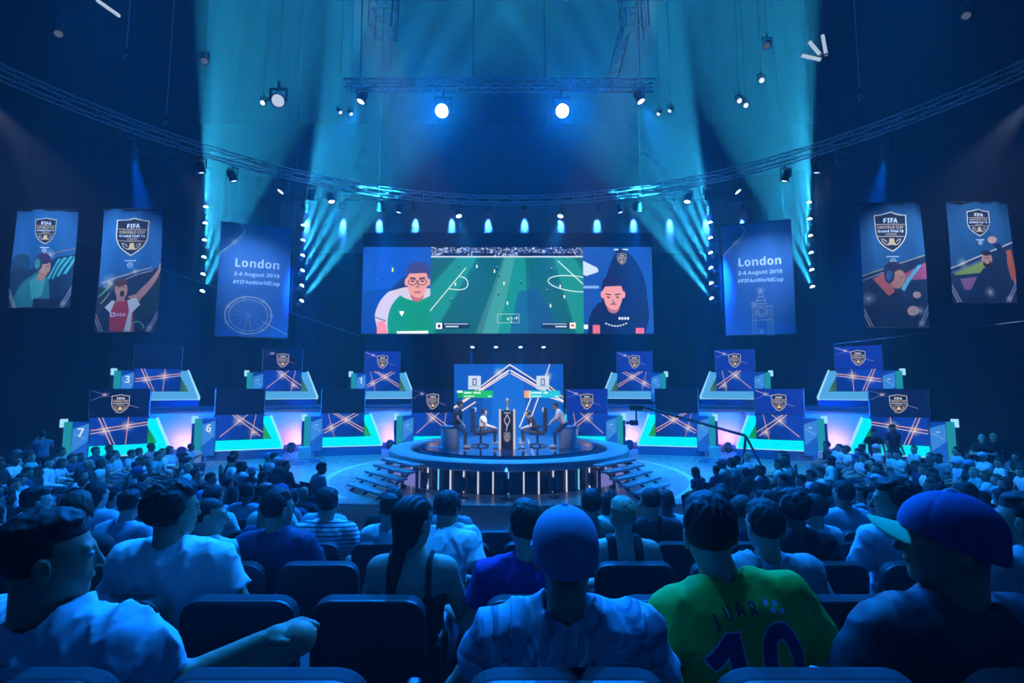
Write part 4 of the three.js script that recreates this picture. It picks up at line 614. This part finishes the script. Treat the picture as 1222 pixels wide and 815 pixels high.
const skins = [mat(0.5, 0.32, 0.24, 0.55), mat(0.4, 0.24, 0.16, 0.55), mat(0.58, 0.4, 0.31, 0.55), mat(0.18, 0.1, 0.07, 0.5)];
const hairs = { dark: mat(0.016, 0.014, 0.014, 0.72), brown: mat(0.06, 0.04, 0.028, 0.72), fair: mat(0.4, 0.3, 0.18, 0.7), grey: mat(0.3, 0.3, 0.3, 0.7) };
const fab = (r, g, b, o = {}) => mat(r, g, b, 0.85, 0, o);
const shirts = { white: fab(0.75, 0.76, 0.78), 'pale blue': fab(0.45, 0.58, 0.7), grey: fab(0.3, 0.32, 0.34), navy: fab(0.03, 0.045, 0.12), black: fab(0.015, 0.015, 0.018), teal: fab(0.08, 0.4, 0.42), mint: fab(0.4, 0.65, 0.6), blue: fab(0.08, 0.2, 0.5) };
M.jeans = fab(0.03, 0.04, 0.07); M.greyTrousers = fab(0.16, 0.17, 0.18); M.shoe = mat(0.3, 0.3, 0.32, 0.6);
function person(fig, at, turn, label, o = {}) {
  const g = thing('person', label, 'person', at, turn, o.group); g.scale.setScalar(o.scale ?? 1);
  part('body', fig.skin, o.skin ?? skins[0], g);
  part('shirt', fig.shirt, o.shirt ?? shirts.white, g);
  const put = (m) => { m.applyMatrix4(fig.HM); return m; };
  if (o.hair) put(part('hair', hairGeo(o.hair, fig.l), o.hairMat ?? hairs.dark, g));
  if (fig.l === 'hero') for (const e of [-1, 1]) { const y = put(part('eye', memo('eye' + e, () => new THREE.SphereGeometry(0.0115, 12, 8).translate(e * 0.031, 0.005, -0.0825)), M.eye ??= mat(0.4, 0.4, 0.4, 0.35), g)); part('iris', memo('iris' + e, () => new THREE.SphereGeometry(0.0055, 10, 6).translate(e * 0.031, 0.005, -0.0905)), M.iris ??= mat(0.03, 0.02, 0.015, 0.2), y); }
  if (o.cap) { const c = put(part('cap', capDome(fig.l), o.cap[0], g)); if (o.cap[2]) { const b = part('brim', capBrim(fig.l), o.cap[1], c); if (o.cap[2] === 'back') b.rotation.y = Math.PI; } }
  if (o.phones) put(part('headphones', memo('phones', () => mergeGeometries([new THREE.TorusGeometry(0.1, 0.011, 6, 20, Math.PI).translate(0, 0.03, 0.01), cyl(0.036, 0.036, 0.03, 0, 0, 0).rotateZ(Math.PI / 2).translate(0.098, 0, 0.012), cyl(0.036, 0.036, 0.03, 0, 0, 0).rotateZ(Math.PI / 2).translate(-0.098, 0, 0.012)].map(plain))), M.black, g));
  if (!o.noLegs) { part('trousers', legsGeo(fig.pose, fig.l === 'hero' ? 'mid' : fig.l), o.trousers ?? M.jeans, g); for (const s of [1, -1]) part('shoe', shoeGeo(fig.pose, s, fig.l === 'hero' ? 'mid' : fig.l), M.shoe, g); }
  return g;
}
// ---------------------------------------------------------------- auditorium chairs
M.seatCloth = mat(0.012, 0.013, 0.02, 0.8); M.seatEdge = mat(0.014, 0.015, 0.022, 0.45);
const backShape = (() => { const s = new THREE.Shape(), w = 0.222, h = 0.52, r = 0.075; s.moveTo(-w, 0); s.lineTo(w, 0); s.lineTo(w, h - r); s.quadraticCurveTo(w, h, w - r, h); s.lineTo(-w + r, h); s.quadraticCurveTo(-w, h, -w, h - r); s.closePath(); return s; })();
const seatG = {
  backrest: new THREE.ExtrudeGeometry(backShape, { depth: 0.03, bevelEnabled: true, bevelSize: 0.014, bevelThickness: 0.016, bevelSegments: 3, curveSegments: 8 }).translate(0, 0.345, -0.02).rotateX(0.12).translate(0, 0, -0.06),
  shell: new THREE.ExtrudeGeometry(backShape, { depth: 0.012, bevelEnabled: true, bevelSize: 0.02, bevelThickness: 0.008, bevelSegments: 2, curveSegments: 8 }).translate(0, 0.34, 0.02).rotateX(0.12).translate(0, 0, -0.06),
  seat: new RoundedBoxGeometry(0.45, 0.1, 0.44, 3, 0.035).translate(0, 0.4, -0.27),
  arm: new RoundedBoxGeometry(0.045, 0.035, 0.34, 2, 0.015),
  stand: new RoundedBoxGeometry(0.035, 0.6, 0.22, 1, 0.008),
};
const chairProto = new THREE.Group();
part('backrest', seatG.backrest, M.seatCloth, chairProto); part('back_shell', seatG.shell, M.seatEdge, chairProto); part('seat', seatG.seat, M.seatCloth, chairProto);
for (const s of [-1, 1]) { part('armrest', seatG.arm, M.seatEdge, chairProto).position.set(s * 0.262, 0.62, -0.22); part('stand', seatG.stand, M.darkMetal, chairProto).position.set(s * 0.262, 0.3, -0.22); }
function chair(x, k, label = 'black upholstered auditorium chair with rounded back in the raked rows') {
  const c = chairProto.clone(); c.name = numbered('auditorium_chair'); c.position.set(x, rowFloor(k), -rowD(k)); scene.add(c);
  c.userData = { label, category: 'chair', group: 'auditorium chairs in the raked rows' }; return c;
}
const rows = [[-1.61, -1.035, -0.46, 0.225, 0.8, 1.375, 1.95], [-2.72, -2.16, -1.6, -1.04, -0.5, 0.22, 0.78, 1.48, 2.04, 2.6], [-3.3, -2.75, -2.2, -1.62, -1.05, -0.48, 0.25, 0.83, 1.4, 1.97, 2.54, 3.1]];
for (let k = 3; k < 9; k++) { const half = Math.min(8.9, rowD(k) * 1.04 + 0.5), n = Math.floor(half / 0.58), r = []; for (let i = -n; i <= n; i++) r.push(i * 0.58 + (k % 2 ? 0.29 : 0) - 0.02); rows.push(r.filter((x) => Math.abs(x) < half && (k < 5 || Math.abs(x) > 2.3 + (k - 5) * 0.25))); }


// ---------------------------------------------------------------- people in the nearest rows, one by one
const seated = (k, x, dz = 0.22) => [x, rowFloor(k), -(rowD(k) + dz)];
const capNavy = mat(0.02, 0.05, 0.22, 0.8), capGreen = mat(0.06, 0.5, 0.24, 0.8), capBlue = mat(0.2, 0.3, 0.5, 0.8), capPale = mat(0.45, 0.6, 0.75, 0.8);
person(figure({ lod: 'hero', lean: -8, headYaw: -48, headPitch: -2, w: 1.12, sleeve: 0.75, folds: 0.02, seed: 3, twist: -6, arms: { R: [[0.32, 0.74, -0.02], [0.5, 0.8, -0.12]] }, bare: [[[0.12, 0.5, -0.06], [0.6, 0.795, -0.14], 0.06, 0.046], [[0.6, 0.795, -0.14], [0.25, 0.6, -0.42], 0.044, 0.036]] }), seated(0, -1.12, 0.21), 0, 'young man with faded undercut and pale loose shirt lounging in profile', { hair: 'fade', shirt: shirts['pale blue'], skin: skins[1], scale: 0.965 });
person(figure({ lod: 'hero', lean: -3, w: 1.1, uv: 'all', folds: 0.014, seed: 5, headPitch: 2, arms: { L: [[-0.3, 0.72, -0.02], [-0.34, 0.58, -0.22]] } }), seated(0, 0.245, 0.19), 0, 'man in plain blue baseball cap and mottled pale t-shirt facing the stage', { cap: [capBlue, capBlue, 'front'], hair: 'under', shirt: fabTex(tex.tiedye), skin: skins[0], scale: 0.965 });
person(figure({ lod: 'hero', lean: -4, w: 1.08, headYaw: 52, headPitch: -3, fat: 1.1, seed: 7 }), seated(0, 1.27, 0.18), 0.1, 'man in navy cap with green brim and dark perforated jersey', { cap: [capNavy, capGreen, 'front'], hair: 'under', shirt: dotted(), skin: skins[1], scale: 1.0 });
person(figure({ lod: 'hero', lean: 12, roll: -7, w: 1.12, fat: 1.08, uv: 'back', folds: 0.008, seed: 9, headYaw: -6, headPitch: 4, neckFwd: 0.02 }), seated(0, 0.83, 0.3), 0.08, 'man in green football shirt with large navy number ten', { hair: 'short', shirt: fabTex(tex.jersey), skin: skins[0], scale: 0.965 });
person(figure({ lod: 'hero', lean: 0, w: 1.22, fat: 1.18, headYaw: -22, folds: 0.013, seed: 11, roll: -2 }), seated(1, -1.5), -0.08, 'broad man in plain white t-shirt with thick dark hair', { hair: 'curly', shirt: shirts.white, skin: skins[1], scale: 1.05 });
person(figure({ lod: 'hero', lean: -2, w: 0.92, tank: true, straps: true, headYaw: -26, headPitch: 3, seed: 13, fat: 0.92 }), seated(1, -0.37, 0.24), -0.04, 'woman with dark low ponytail and thin-strapped black top', { hair: 'pony', shirt: shirts.black, skin: skins[0], scale: 1.0 });
person(figure({ lod: 'hero', lean: 4, w: 1.06, headYaw: 10, seed: 15 }), seated(1, 0.17, 0.24), 0.12, 'man in plain purple football shirt behind the blue cap', { hair: 'short', hairMat: hairs.brown, shirt: fab(0.16, 0.03, 0.3), skin: skins[2], scale: 0.97 });
person(figure({ lod: 'hero', lean: 3, w: 1.1, headYaw: 6, folds: 0.014, seed: 17, headPitch: 4 }), seated(1, 1.33, 0.24), 0, 'man with short dark hair and plain grey t-shirt', { hair: 'short', shirt: shirts.grey, skin: skins[0], scale: 0.97 });
person(figure({ lod: 'hero', w: 0.98, headYaw: -50, seed: 19, sleeve: 1.2 }), seated(2, -1.88), -0.2, 'young man with buzzed hair in profile, mint long-sleeved shirt', { hair: 'buzz', shirt: shirts.mint, skin: skins[2], scale: 0.97 });
person(figure({ lod: 'hero', lean: 3, w: 1.12, headYaw: -30, seed: 21 }), seated(2, -1.45, 0.24), 0, 'man in plain navy t-shirt with neat dark hair, looking aside', { hair: 'short', shirt: shirts.navy, skin: skins[0] });
person(figure({ lod: 'hero', lean: 26, w: 1.1, headPitch: 18, seed: 23 }), seated(2, -0.4, 0.24), -0.1, 'man in white shirt bending forward in front of the ponytailed woman', { hair: 'short', shirt: shirts.white, skin: skins[0] });
person(figure({ lod: 'hero', lean: 0, w: 1.08, tank: true, headYaw: 8, seed: 25 }), seated(2, 0.82), 0, 'man with fair flat-top haircut and dark sleeveless vest', { hair: 'flattop', hairMat: hairs.fair, shirt: shirts.black, skin: skins[2], scale: 0.97 });
person(figure({ lod: 'hero', w: 1.1, headYaw: 35, seed: 27, sleeve: 1.2 }), seated(2, 2.6), 0.2, 'man with thick dark hair and rumpled pale shirt at the dim row end', { hair: 'curly', shirt: shirts['pale blue'], skin: skins[1], scale: 1.06 });
person(figure({ lod: 'mid', lean: 6, w: 1.06, headYaw: 4, seed: 29 }), seated(2, 1.98), 0, 'person with big round dark hair beside the rumpled pale shirt', { hair: 'curly', shirt: shirts.black, skin: skins[3] });
person(figure({ lod: 'hero', lean: 6, w: 1.1, uv: 'all', folds: 0.006, seed: 31 }), seated(3, -1.45, 0.24), 0, 'man in narrow striped pale t-shirt with dark hair', { hair: 'short', shirt: fabTex(tex.stripes), skin: skins[0], scale: 0.98 });
person(figure({ lod: 'mid', lean: 2, w: 0.95, seed: 33, headYaw: 10 }), seated(3, -1.92, 0.25), 0, 'woman with long straight fair hair beside the striped t-shirt', { hair: 'long', hairMat: hairs.fair, shirt: shirts.navy, skin: skins[2], scale: 0.94 });
person(figure({ lod: 'hero', lean: 12, w: 1.08, hood: true, sleeve: 1.2, seed: 35, headPitch: 10 }), seated(3, -0.42, 0.24), 0, 'person in white hooded top leaning forward', { hair: 'short', shirt: shirts.white, skin: skins[0], scale: 0.94 });
person(figure({ lod: 'mid', lean: 3, w: 1.06, headYaw: -6, seed: 37 }), seated(3, 1.27, 0.24), 0, 'man with shaved round head and black t-shirt', { hair: 'buzz', shirt: shirts.black, skin: skins[0] });
person(figure({ lod: 'mid', lean: 2, w: 1.04, headYaw: 6, seed: 39 }), seated(3, 0.76, 0.24), 0, 'man with short dark hair and plain olive top', { hair: 'short', shirt: fab(0.12, 0.16, 0.12), skin: skins[0], scale: 0.98 });
person(figure({ lod: 'mid', lean: 2, w: 1.1, seed: 41 }), seated(4, 2.2, 0.2), 0, 'man with cropped hair and plain blue t-shirt, seat empty beside him', { hair: 'buzz', shirt: shirts.blue, skin: skins[1] });
function fabTex(t) { const m = new THREE.MeshStandardMaterial({ map: t, roughness: 0.85 }); return m; }
function dotted() { const t = noiseTex(64, 64, (i, j) => Math.hypot((i % 16) - 8, (j % 16) - 8) < 4 ? 0 : 1); t.repeat.set(10, 10); return new THREE.MeshStandardMaterial({ color: C(0.02, 0.025, 0.04), roughness: 0.6, bumpMap: t, bumpScale: 0.002 }); }

// ---------------------------------------------------------------- the rest of the audience, in a few poses each
const poses = [{ lean: 2, headYaw: 0 }, { lean: 10, headYaw: 12, arms: { R: 'knees', L: 'knees' } }, { lean: -6, headYaw: -14 }, { lean: 5, headYaw: 24, roll: 4, arms: { R: 'phone', L: 'phone' } }, { lean: 16, headYaw: -8, headPitch: 8, arms: { R: 'knees', L: 'lap' } }, { lean: 0, headYaw: -28, roll: -3, arms: { L: 'rest' } }, { lean: 4, headYaw: 8, arms: { R: 'cross', L: 'cross' } }, { lean: -3, headYaw: 30, w: 0.92 }];
const figs = { mid: [], far: [] };
for (const l of ['mid', 'far']) poses.forEach((p, i) => { figs[l].push(figure({ ...p, lod: l, seed: i * 7 + 2, sleeve: i % 3 === 2 ? 1.2 : 0.55, w: p.w ?? 1 + 0.05 * (i % 3) })); });
const hairNames = { short: 'short', fade: 'undercut', curly: 'bushy', buzz: 'cropped', long: 'long', pony: 'ponytailed', cap: 'capped' };
const blank = (n) => ({ short: 'short', fade: 'undercut' }[n] ?? n);
function spectator(at, turn, l, where, group, stock) {
  const fig = figs[l][Math.floor(rnd() * poses.length)], sn = pick(stock ?? ['white', 'white', 'pale blue', 'pale blue', 'grey', 'navy', 'black', 'black', 'black', 'navy', 'teal', 'mint', 'blue']);
  const hn = pick(['short', 'short', 'short', 'short', 'fade', 'curly', 'buzz', 'long', 'pony', 'cap']), tone = rnd() < 0.75 ? 'dark' : pick(['brown', 'brown', 'fair']);
  const o = { shirt: shirts[sn], skin: pick(skins), hairMat: hairs[tone], scale: rr(0.94, 1.04), group, trousers: rnd() < 0.3 ? M.greyTrousers : M.jeans };
  if (hn === 'cap') { o.cap = [pick([capNavy, capBlue, capPale]), capNavy, 'front']; o.hair = 'under'; } else o.hair = hn;
  const cn = hn === 'cap' ? (o.cap[0] === capPale ? 'pale cap' : o.cap[0] === capBlue ? 'blue cap' : 'navy cap') : `${tone} ${hairNames[hn]} hair`;
  person(fig, at, turn, `spectator with ${cn} and ${sn} top ${where}`, o);
}
const heroSpots = [[0, -1.14, 'the young man with undercut in profile'], [0, 0.245, 'the man in blue cap and mottled t-shirt'], [0, 1.3, 'the man in navy cap with green brim'], [0, 0.83, 'the man in green football shirt'], [1, -1.5, 'the broad man in white t-shirt'], [1, -0.37, 'the woman with ponytail and black top'], [1, 0.17, 'the man in purple football shirt'], [1, 1.33, 'the man in grey t-shirt'], [2, -1.88, 'the young man in mint shirt'], [2, -1.45, 'the man in navy t-shirt'], [2, -0.4, 'the bending man in white shirt'], [2, 0.82, 'the man with flat-top haircut'], [2, 2.6, 'the man in rumpled pale shirt'], [2, 1.98, 'the person with big round hair'], [3, -1.45, 'the man in striped t-shirt'], [3, -1.92, 'the woman with long fair hair'], [3, -0.42, 'the person in white hooded top'], [3, 1.27, 'the man with shaved round head'], [3, 0.76, 'the man in olive top'], [4, 2.2, 'the man in blue t-shirt']];
const extra = [[1, 2.62], [2, -2.75], [2, -3.3], [1, -2.74]];
rows.forEach((r, k) => r.forEach((x) => {
  const near = heroSpots.filter(([hk, hx]) => hk === k && Math.abs(hx - x) < 0.36).sort((a, b) => Math.abs(a[1] - x) - Math.abs(b[1] - x))[0], seat = chair(x, k, k < 3 ? 'empty black auditorium chair in the top three raked rows' : 'empty black auditorium chair in the lower raked rows');
  if (near) { seat.userData.label = near[3] ? `black auditorium chair next to ${near[2]}` : `black auditorium chair under ${near[2]}`; near[3] = true; return; }
  if (k < 3 && !extra.some(([hk, hx]) => hk === k && Math.abs(hx - x) < 0.2)) return;
  if (k >= 3 && (rnd() < 0.16 || (k < 6 && Math.abs(x - 0.1) < 0.34))) return;
  if (k === 4 && Math.abs(x - 2.6) < 0.4) return;
  seat.userData.label = k < 6 ? 'occupied black auditorium chair in the upper raked rows' : 'occupied black auditorium chair in the lower raked rows';
  spectator([x + rr(-0.04, 0.04), rowFloor(k), -(rowD(k) + 0.23)], rr(-0.12, 0.12) - Math.atan2(-x, 18 - rowD(k)) * 0.6, k < 6 ? 'mid' : 'far', k < 6 ? 'in the upper raked rows' : 'in the lower raked rows', k < 6 ? 'spectators in the upper raked rows' : 'spectators in the lower raked rows');
}));
// folding chairs and the crowd on the floor, in arcs round the stage
const foldProto = new THREE.Group();
part('seat', rbx(0.42, 0.05, 0.4, 0.015, 0, 0.43, -0.2), M.black, foldProto); part('backrest', rbx(0.42, 0.3, 0.04, 0.015, 0, 0.72, 0.03), M.black, foldProto);
for (const s of [-1, 1]) { part('leg', rod([s * 0.2, 0.87, 0.05], [s * 0.2, 0.02, -0.4], 0.014), M.darkMetal, foldProto); part('leg', rod([s * 0.2, 0.43, -0.36], [s * 0.2, 0.02, 0.06], 0.014), M.darkMetal, foldProto); }
let nFloor = 0;
for (const s of [-1, 1]) for (let k = 0; k < 8; k++) {
  const r = 7.7 + 0.98 * k, step = 0.66 / r; 
  for (let th = 0.62 + (k % 2) * step / 2; th < (k < 3 ? 1.12 : 1.46); th += step) {
    const a = th + rr(-0.01, 0.01), x = s * r * Math.sin(a), z = SZ + r * Math.cos(a);
    if (z > -10.1 || rnd() < 0.1) continue;
    if (Math.abs(x) > 12.4 && z < -15.6) continue;
    const turn = Math.atan2(x, z - SZ), dir = [Math.sin(turn), Math.cos(turn)];
    const c = foldProto.clone(); c.name = numbered('folding_chair'); c.position.set(x + dir[0] * 0.17, 0, z + dir[1] * 0.17); c.rotation.y = turn; scene.add(c); c.userData = { label: 'black folding chair in the floor crowd round the stage', category: 'chair', group: 'folding chairs on the floor' };
    spectator([x, 0, z], turn + rr(-0.25, 0.25), 'far', s < 0 ? 'in floor crowd near booth 7' : 'in floor crowd near the crane', s < 0 ? 'floor crowd on the booth 7 side' : 'floor crowd on the crane camera side', ['white', 'white', 'pale blue', 'pale blue', 'mint', 'grey', 'navy', 'black', 'black', 'teal']); nFloor++;
  }
}
// people standing round the edge
const standFig = figure({ lod: 'mid', pose: 'stand', arms: { R: 'cross', L: 'cross' }, seed: 51, w: 1.08 }), standFig2 = figure({ lod: 'mid', pose: 'stand', arms: { R: 'side', L: 'side' }, seed: 53, w: 1.05 });
const camFig = figure({ lod: 'mid', pose: 'stand', lean: 6, arms: { R: [[0.26, 1.2, -0.2], [0.08, 1.52, -0.26]], L: [[-0.26, 1.2, -0.2], [-0.08, 1.5, -0.26]] }, seed: 55 });
person(standFig2, [12.1, 0, -16.9], 2.6, 'standing person in black t-shirt, shorter of two before the booth', { hair: 'short', shirt: shirts.black, scale: 0.95 });
person(standFig2, [12.75, 0, -16.9], 3.4, 'standing person in black t-shirt, taller of two before the booth', { hair: 'short', shirt: shirts.navy, scale: 1.04 });
person(standFig, [13.2, 0, -14.2], 2.5, 'guard with cropped grey hair and folded arms at the dark edge', { shirt: shirts.black, hair: 'buzz', hairMat: hairs.grey, skin: skins[2] });
person(standFig2, [13.9, 0, -14.6], 2.8, 'guard in black standing behind the one with folded arms', { shirt: shirts.black, hair: 'buzz', hairMat: hairs.grey, skin: skins[2] });
person(camFig, [-13.9, 0, -15.2], 0.9, 'camera operator in blue top filming at the dark edge', { shirt: shirts.blue, hair: 'short' });
const vc = thing('video_camera', 'shoulder video camera held by the operator in blue top', 'camera', [-14.02, 1.56, -15.44], 0.9); part('camera_body', rbx(0.14, 0.16, 0.32, 0.02), M.black, vc); part('lens_barrel', new THREE.CylinderGeometry(0.05, 0.06, 0.18, 14).rotateX(Math.PI / 2).translate(0, 0, -0.24), M.darkMetal, vc);

// ---------------------------------------------------------------- people on the stage
const SP = 1.0;
person(figure({ lod: 'mid', pose: 'perch', lean: 10, headPitch: 12, w: 1.15, fat: 1.15, arms: { R: [[0.27, 1.0, -0.06], [0.22, 0.8, -0.22]], L: [[-0.27, 1.0, -0.06], [-0.22, 0.8, -0.22]] }, seed: 61 }), [-1.78, SP, -17.15], -1.5, 'man in black leaning on the round pedestal on stage', { hair: 'short', shirt: shirts.black, skin: skins[0] });
person(figure({ lod: 'mid', lean: 4, headPitch: 2, arms: { R: 'knees', L: 'knees' }, seed: 63 }), [-0.92, SP + 0.06, -17.55], -1.5, 'player in white shirt and headphones in a gaming chair on stage', { phones: true, hair: 'short', shirt: shirts.white, skin: skins[2], trousers: M.jeans });
person(figure({ lod: 'mid', lean: 24, headPitch: 6, arms: { R: 'knees', L: 'knees' }, seed: 65 }), [0.92, SP + 0.06, -17.55], 1.5, 'player in dark jersey leaning forward in a gaming chair on stage', { phones: true, hair: 'short', hairMat: hairs.brown, shirt: shirts.black, skin: skins[2] });
person(figure({ lod: 'mid', pose: 'perch', lean: 26, headPitch: 4, arms: { R: [[0.24, 0.98, -0.28], [0.12, 0.82, -0.46]], L: [[-0.24, 0.98, -0.28], [-0.12, 0.82, -0.46]] }, seed: 67, sleeve: 1.2 }), [1.86, SP, -17.15], 1.5, 'man in pale long-sleeved shirt sitting hunched on the round pedestal on stage', { hair: 'short', shirt: fab(0.6, 0.5, 0.5), skin: skins[1] });
console.log('people', used.person + 1, 'floor crowd', nFloor, 'chairs', used.auditorium_chair + 1, used.folding_chair + 1);
// ---------------------------------------------------------------- odd fixtures hung in the roof
function hung(p, t, o) { const g = lamp(p, t, o.color ?? PALE, o.I ?? 0, 0.3, { name: o.name ?? 'roof_lamp', label: o.label, group: o.group, glow: o.glow ?? 1.5, size: o.size ?? 1, noYoke: o.noYoke }); const s = g.scale.x; part('drop_cable', rod([0, 0.1, 0], [0, (20.99 - p[1]) / s, 0], 0.006 / s, 5), M.darkMetal, g); return g; }  // lens glow stands for light that unlit lenses catch from other lamps
hung([-7.66, 12.5, -15.9], [-4.5, 8, -8], { label: 'large moving-head lamp with a pale lens hanging beside the beams', size: 1.5, glow: 0.7 });
hung([-8.15, 12.45, -15.9], [-7.5, 4, -6], { label: 'small bright lamp hanging next to the large moving head', size: 0.6, glow: 2 });
for (const [x, y, z] of [[7.89, 12.6, -14.9], [7.55, 12.4, -15.7], [7.8, 12.3, -15.8]]) hung([x, y, z], [x - 2, 6, -8], { label: 'small pale lamp of the trio hanging across from the moving head', group: 'trio of small roof lamps', size: 0.62, glow: 1.2 });
for (const [x, z] of [[-5.84, -16.5], [-5.5, -16.6], [5.53, -16.4], [5.2, -16.6]]) hung([x, 12.5, z], [x * 0.2, 5, -14], { label: 'small lamp hanging just beyond the end of the straight truss', group: 'lamps beyond the straight truss', size: 0.55, glow: 1.2 });
for (const [x, y, z] of [[8.29, 14, -15.2], [-9.3, 13, -14.5], [12.3, 13, -12.6], [-12.7, 13, -13.3]]) hung([x, y, z], [x * 0.6, 6, -10], { label: 'unlit dim lamp hanging alone in the dark roof', group: 'lone roof lamps', size: 0.8, glow: 0.1 });
function tubeLamp(p, parts, label, group) { const g = thing('tube_lamp', label, 'lamp', p, 0, group); part('drop_cable', rod([0, 0, 0], [0, 20.99 - p[1], 0], 0.01, 5), M.darkMetal, g); for (const [a, b] of parts) { part('tube', rod(a, b, 0.05, 10), glow(0.55, 0.68, 0.8, 0.8), g); part('end_cap', [rod(a, [a[0] * 0.93 + b[0] * 0.07, a[1] * 0.93 + b[1] * 0.07, a[2] * 0.93 + b[2] * 0.07], 0.056, 10)], M.darkMetal, g); } }
tubeLamp([-11.65, 14, -13.65], [[[-0.35, 0.25, 0], [0.35, -0.25, 0]]], 'single slanting tube lamp hanging high near the side wall');
tubeLamp([9.42, 12.7, -14.1], [[[-0.12, 0.0, 0], [-0.7, 0.14, 0]], [[-0.14, 0.14, 0], [-0.46, 0.58, 0]], [[0.02, 0.14, 0], [-0.05, 0.78, 0]]], 'fan of three tube lamps hanging opposite the single tube lamp');
for (const [x, y, z] of [[-11.28, 11.6, -15.8], [-11.7, 13, -14.5], [10.52, 11.6, -14.3]]) { const g = thing('hoist_hook', 'steel hook on a slack hoist chain in the dark roof', 'hook', [x, y, z], 0, 'slack hoist chains'); part('chain', rod([0, 0.12, 0], [0, 20.99 - y, 0], 0.014, 5), M.metal, g); part('hook', new THREE.TorusGeometry(0.07, 0.018, 6, 14, 4.6).translate(0, 0.05, 0), M.metal, g); part('block', rbx(0.1, 0.18, 0.08, 0.02, 0, 0.24, 0), M.darkMetal, g); }
for (const s of [-1, 1]) { const pts = []; for (let i = 0; i <= 12; i++) pts.push([s * (3.9 - i * 0.02), 13.9 + i * 0.58, -14.6]); trussRun(pts, 0.7, 'roof_tower', s < 0 ? 'wide upright truss rising into the dark roof above the banner of the wheel side' : 'wide upright truss rising into the dark roof above the ladder truss', false); }
scene.updateMatrixWorld(true);
renderer.render(scene, camera);
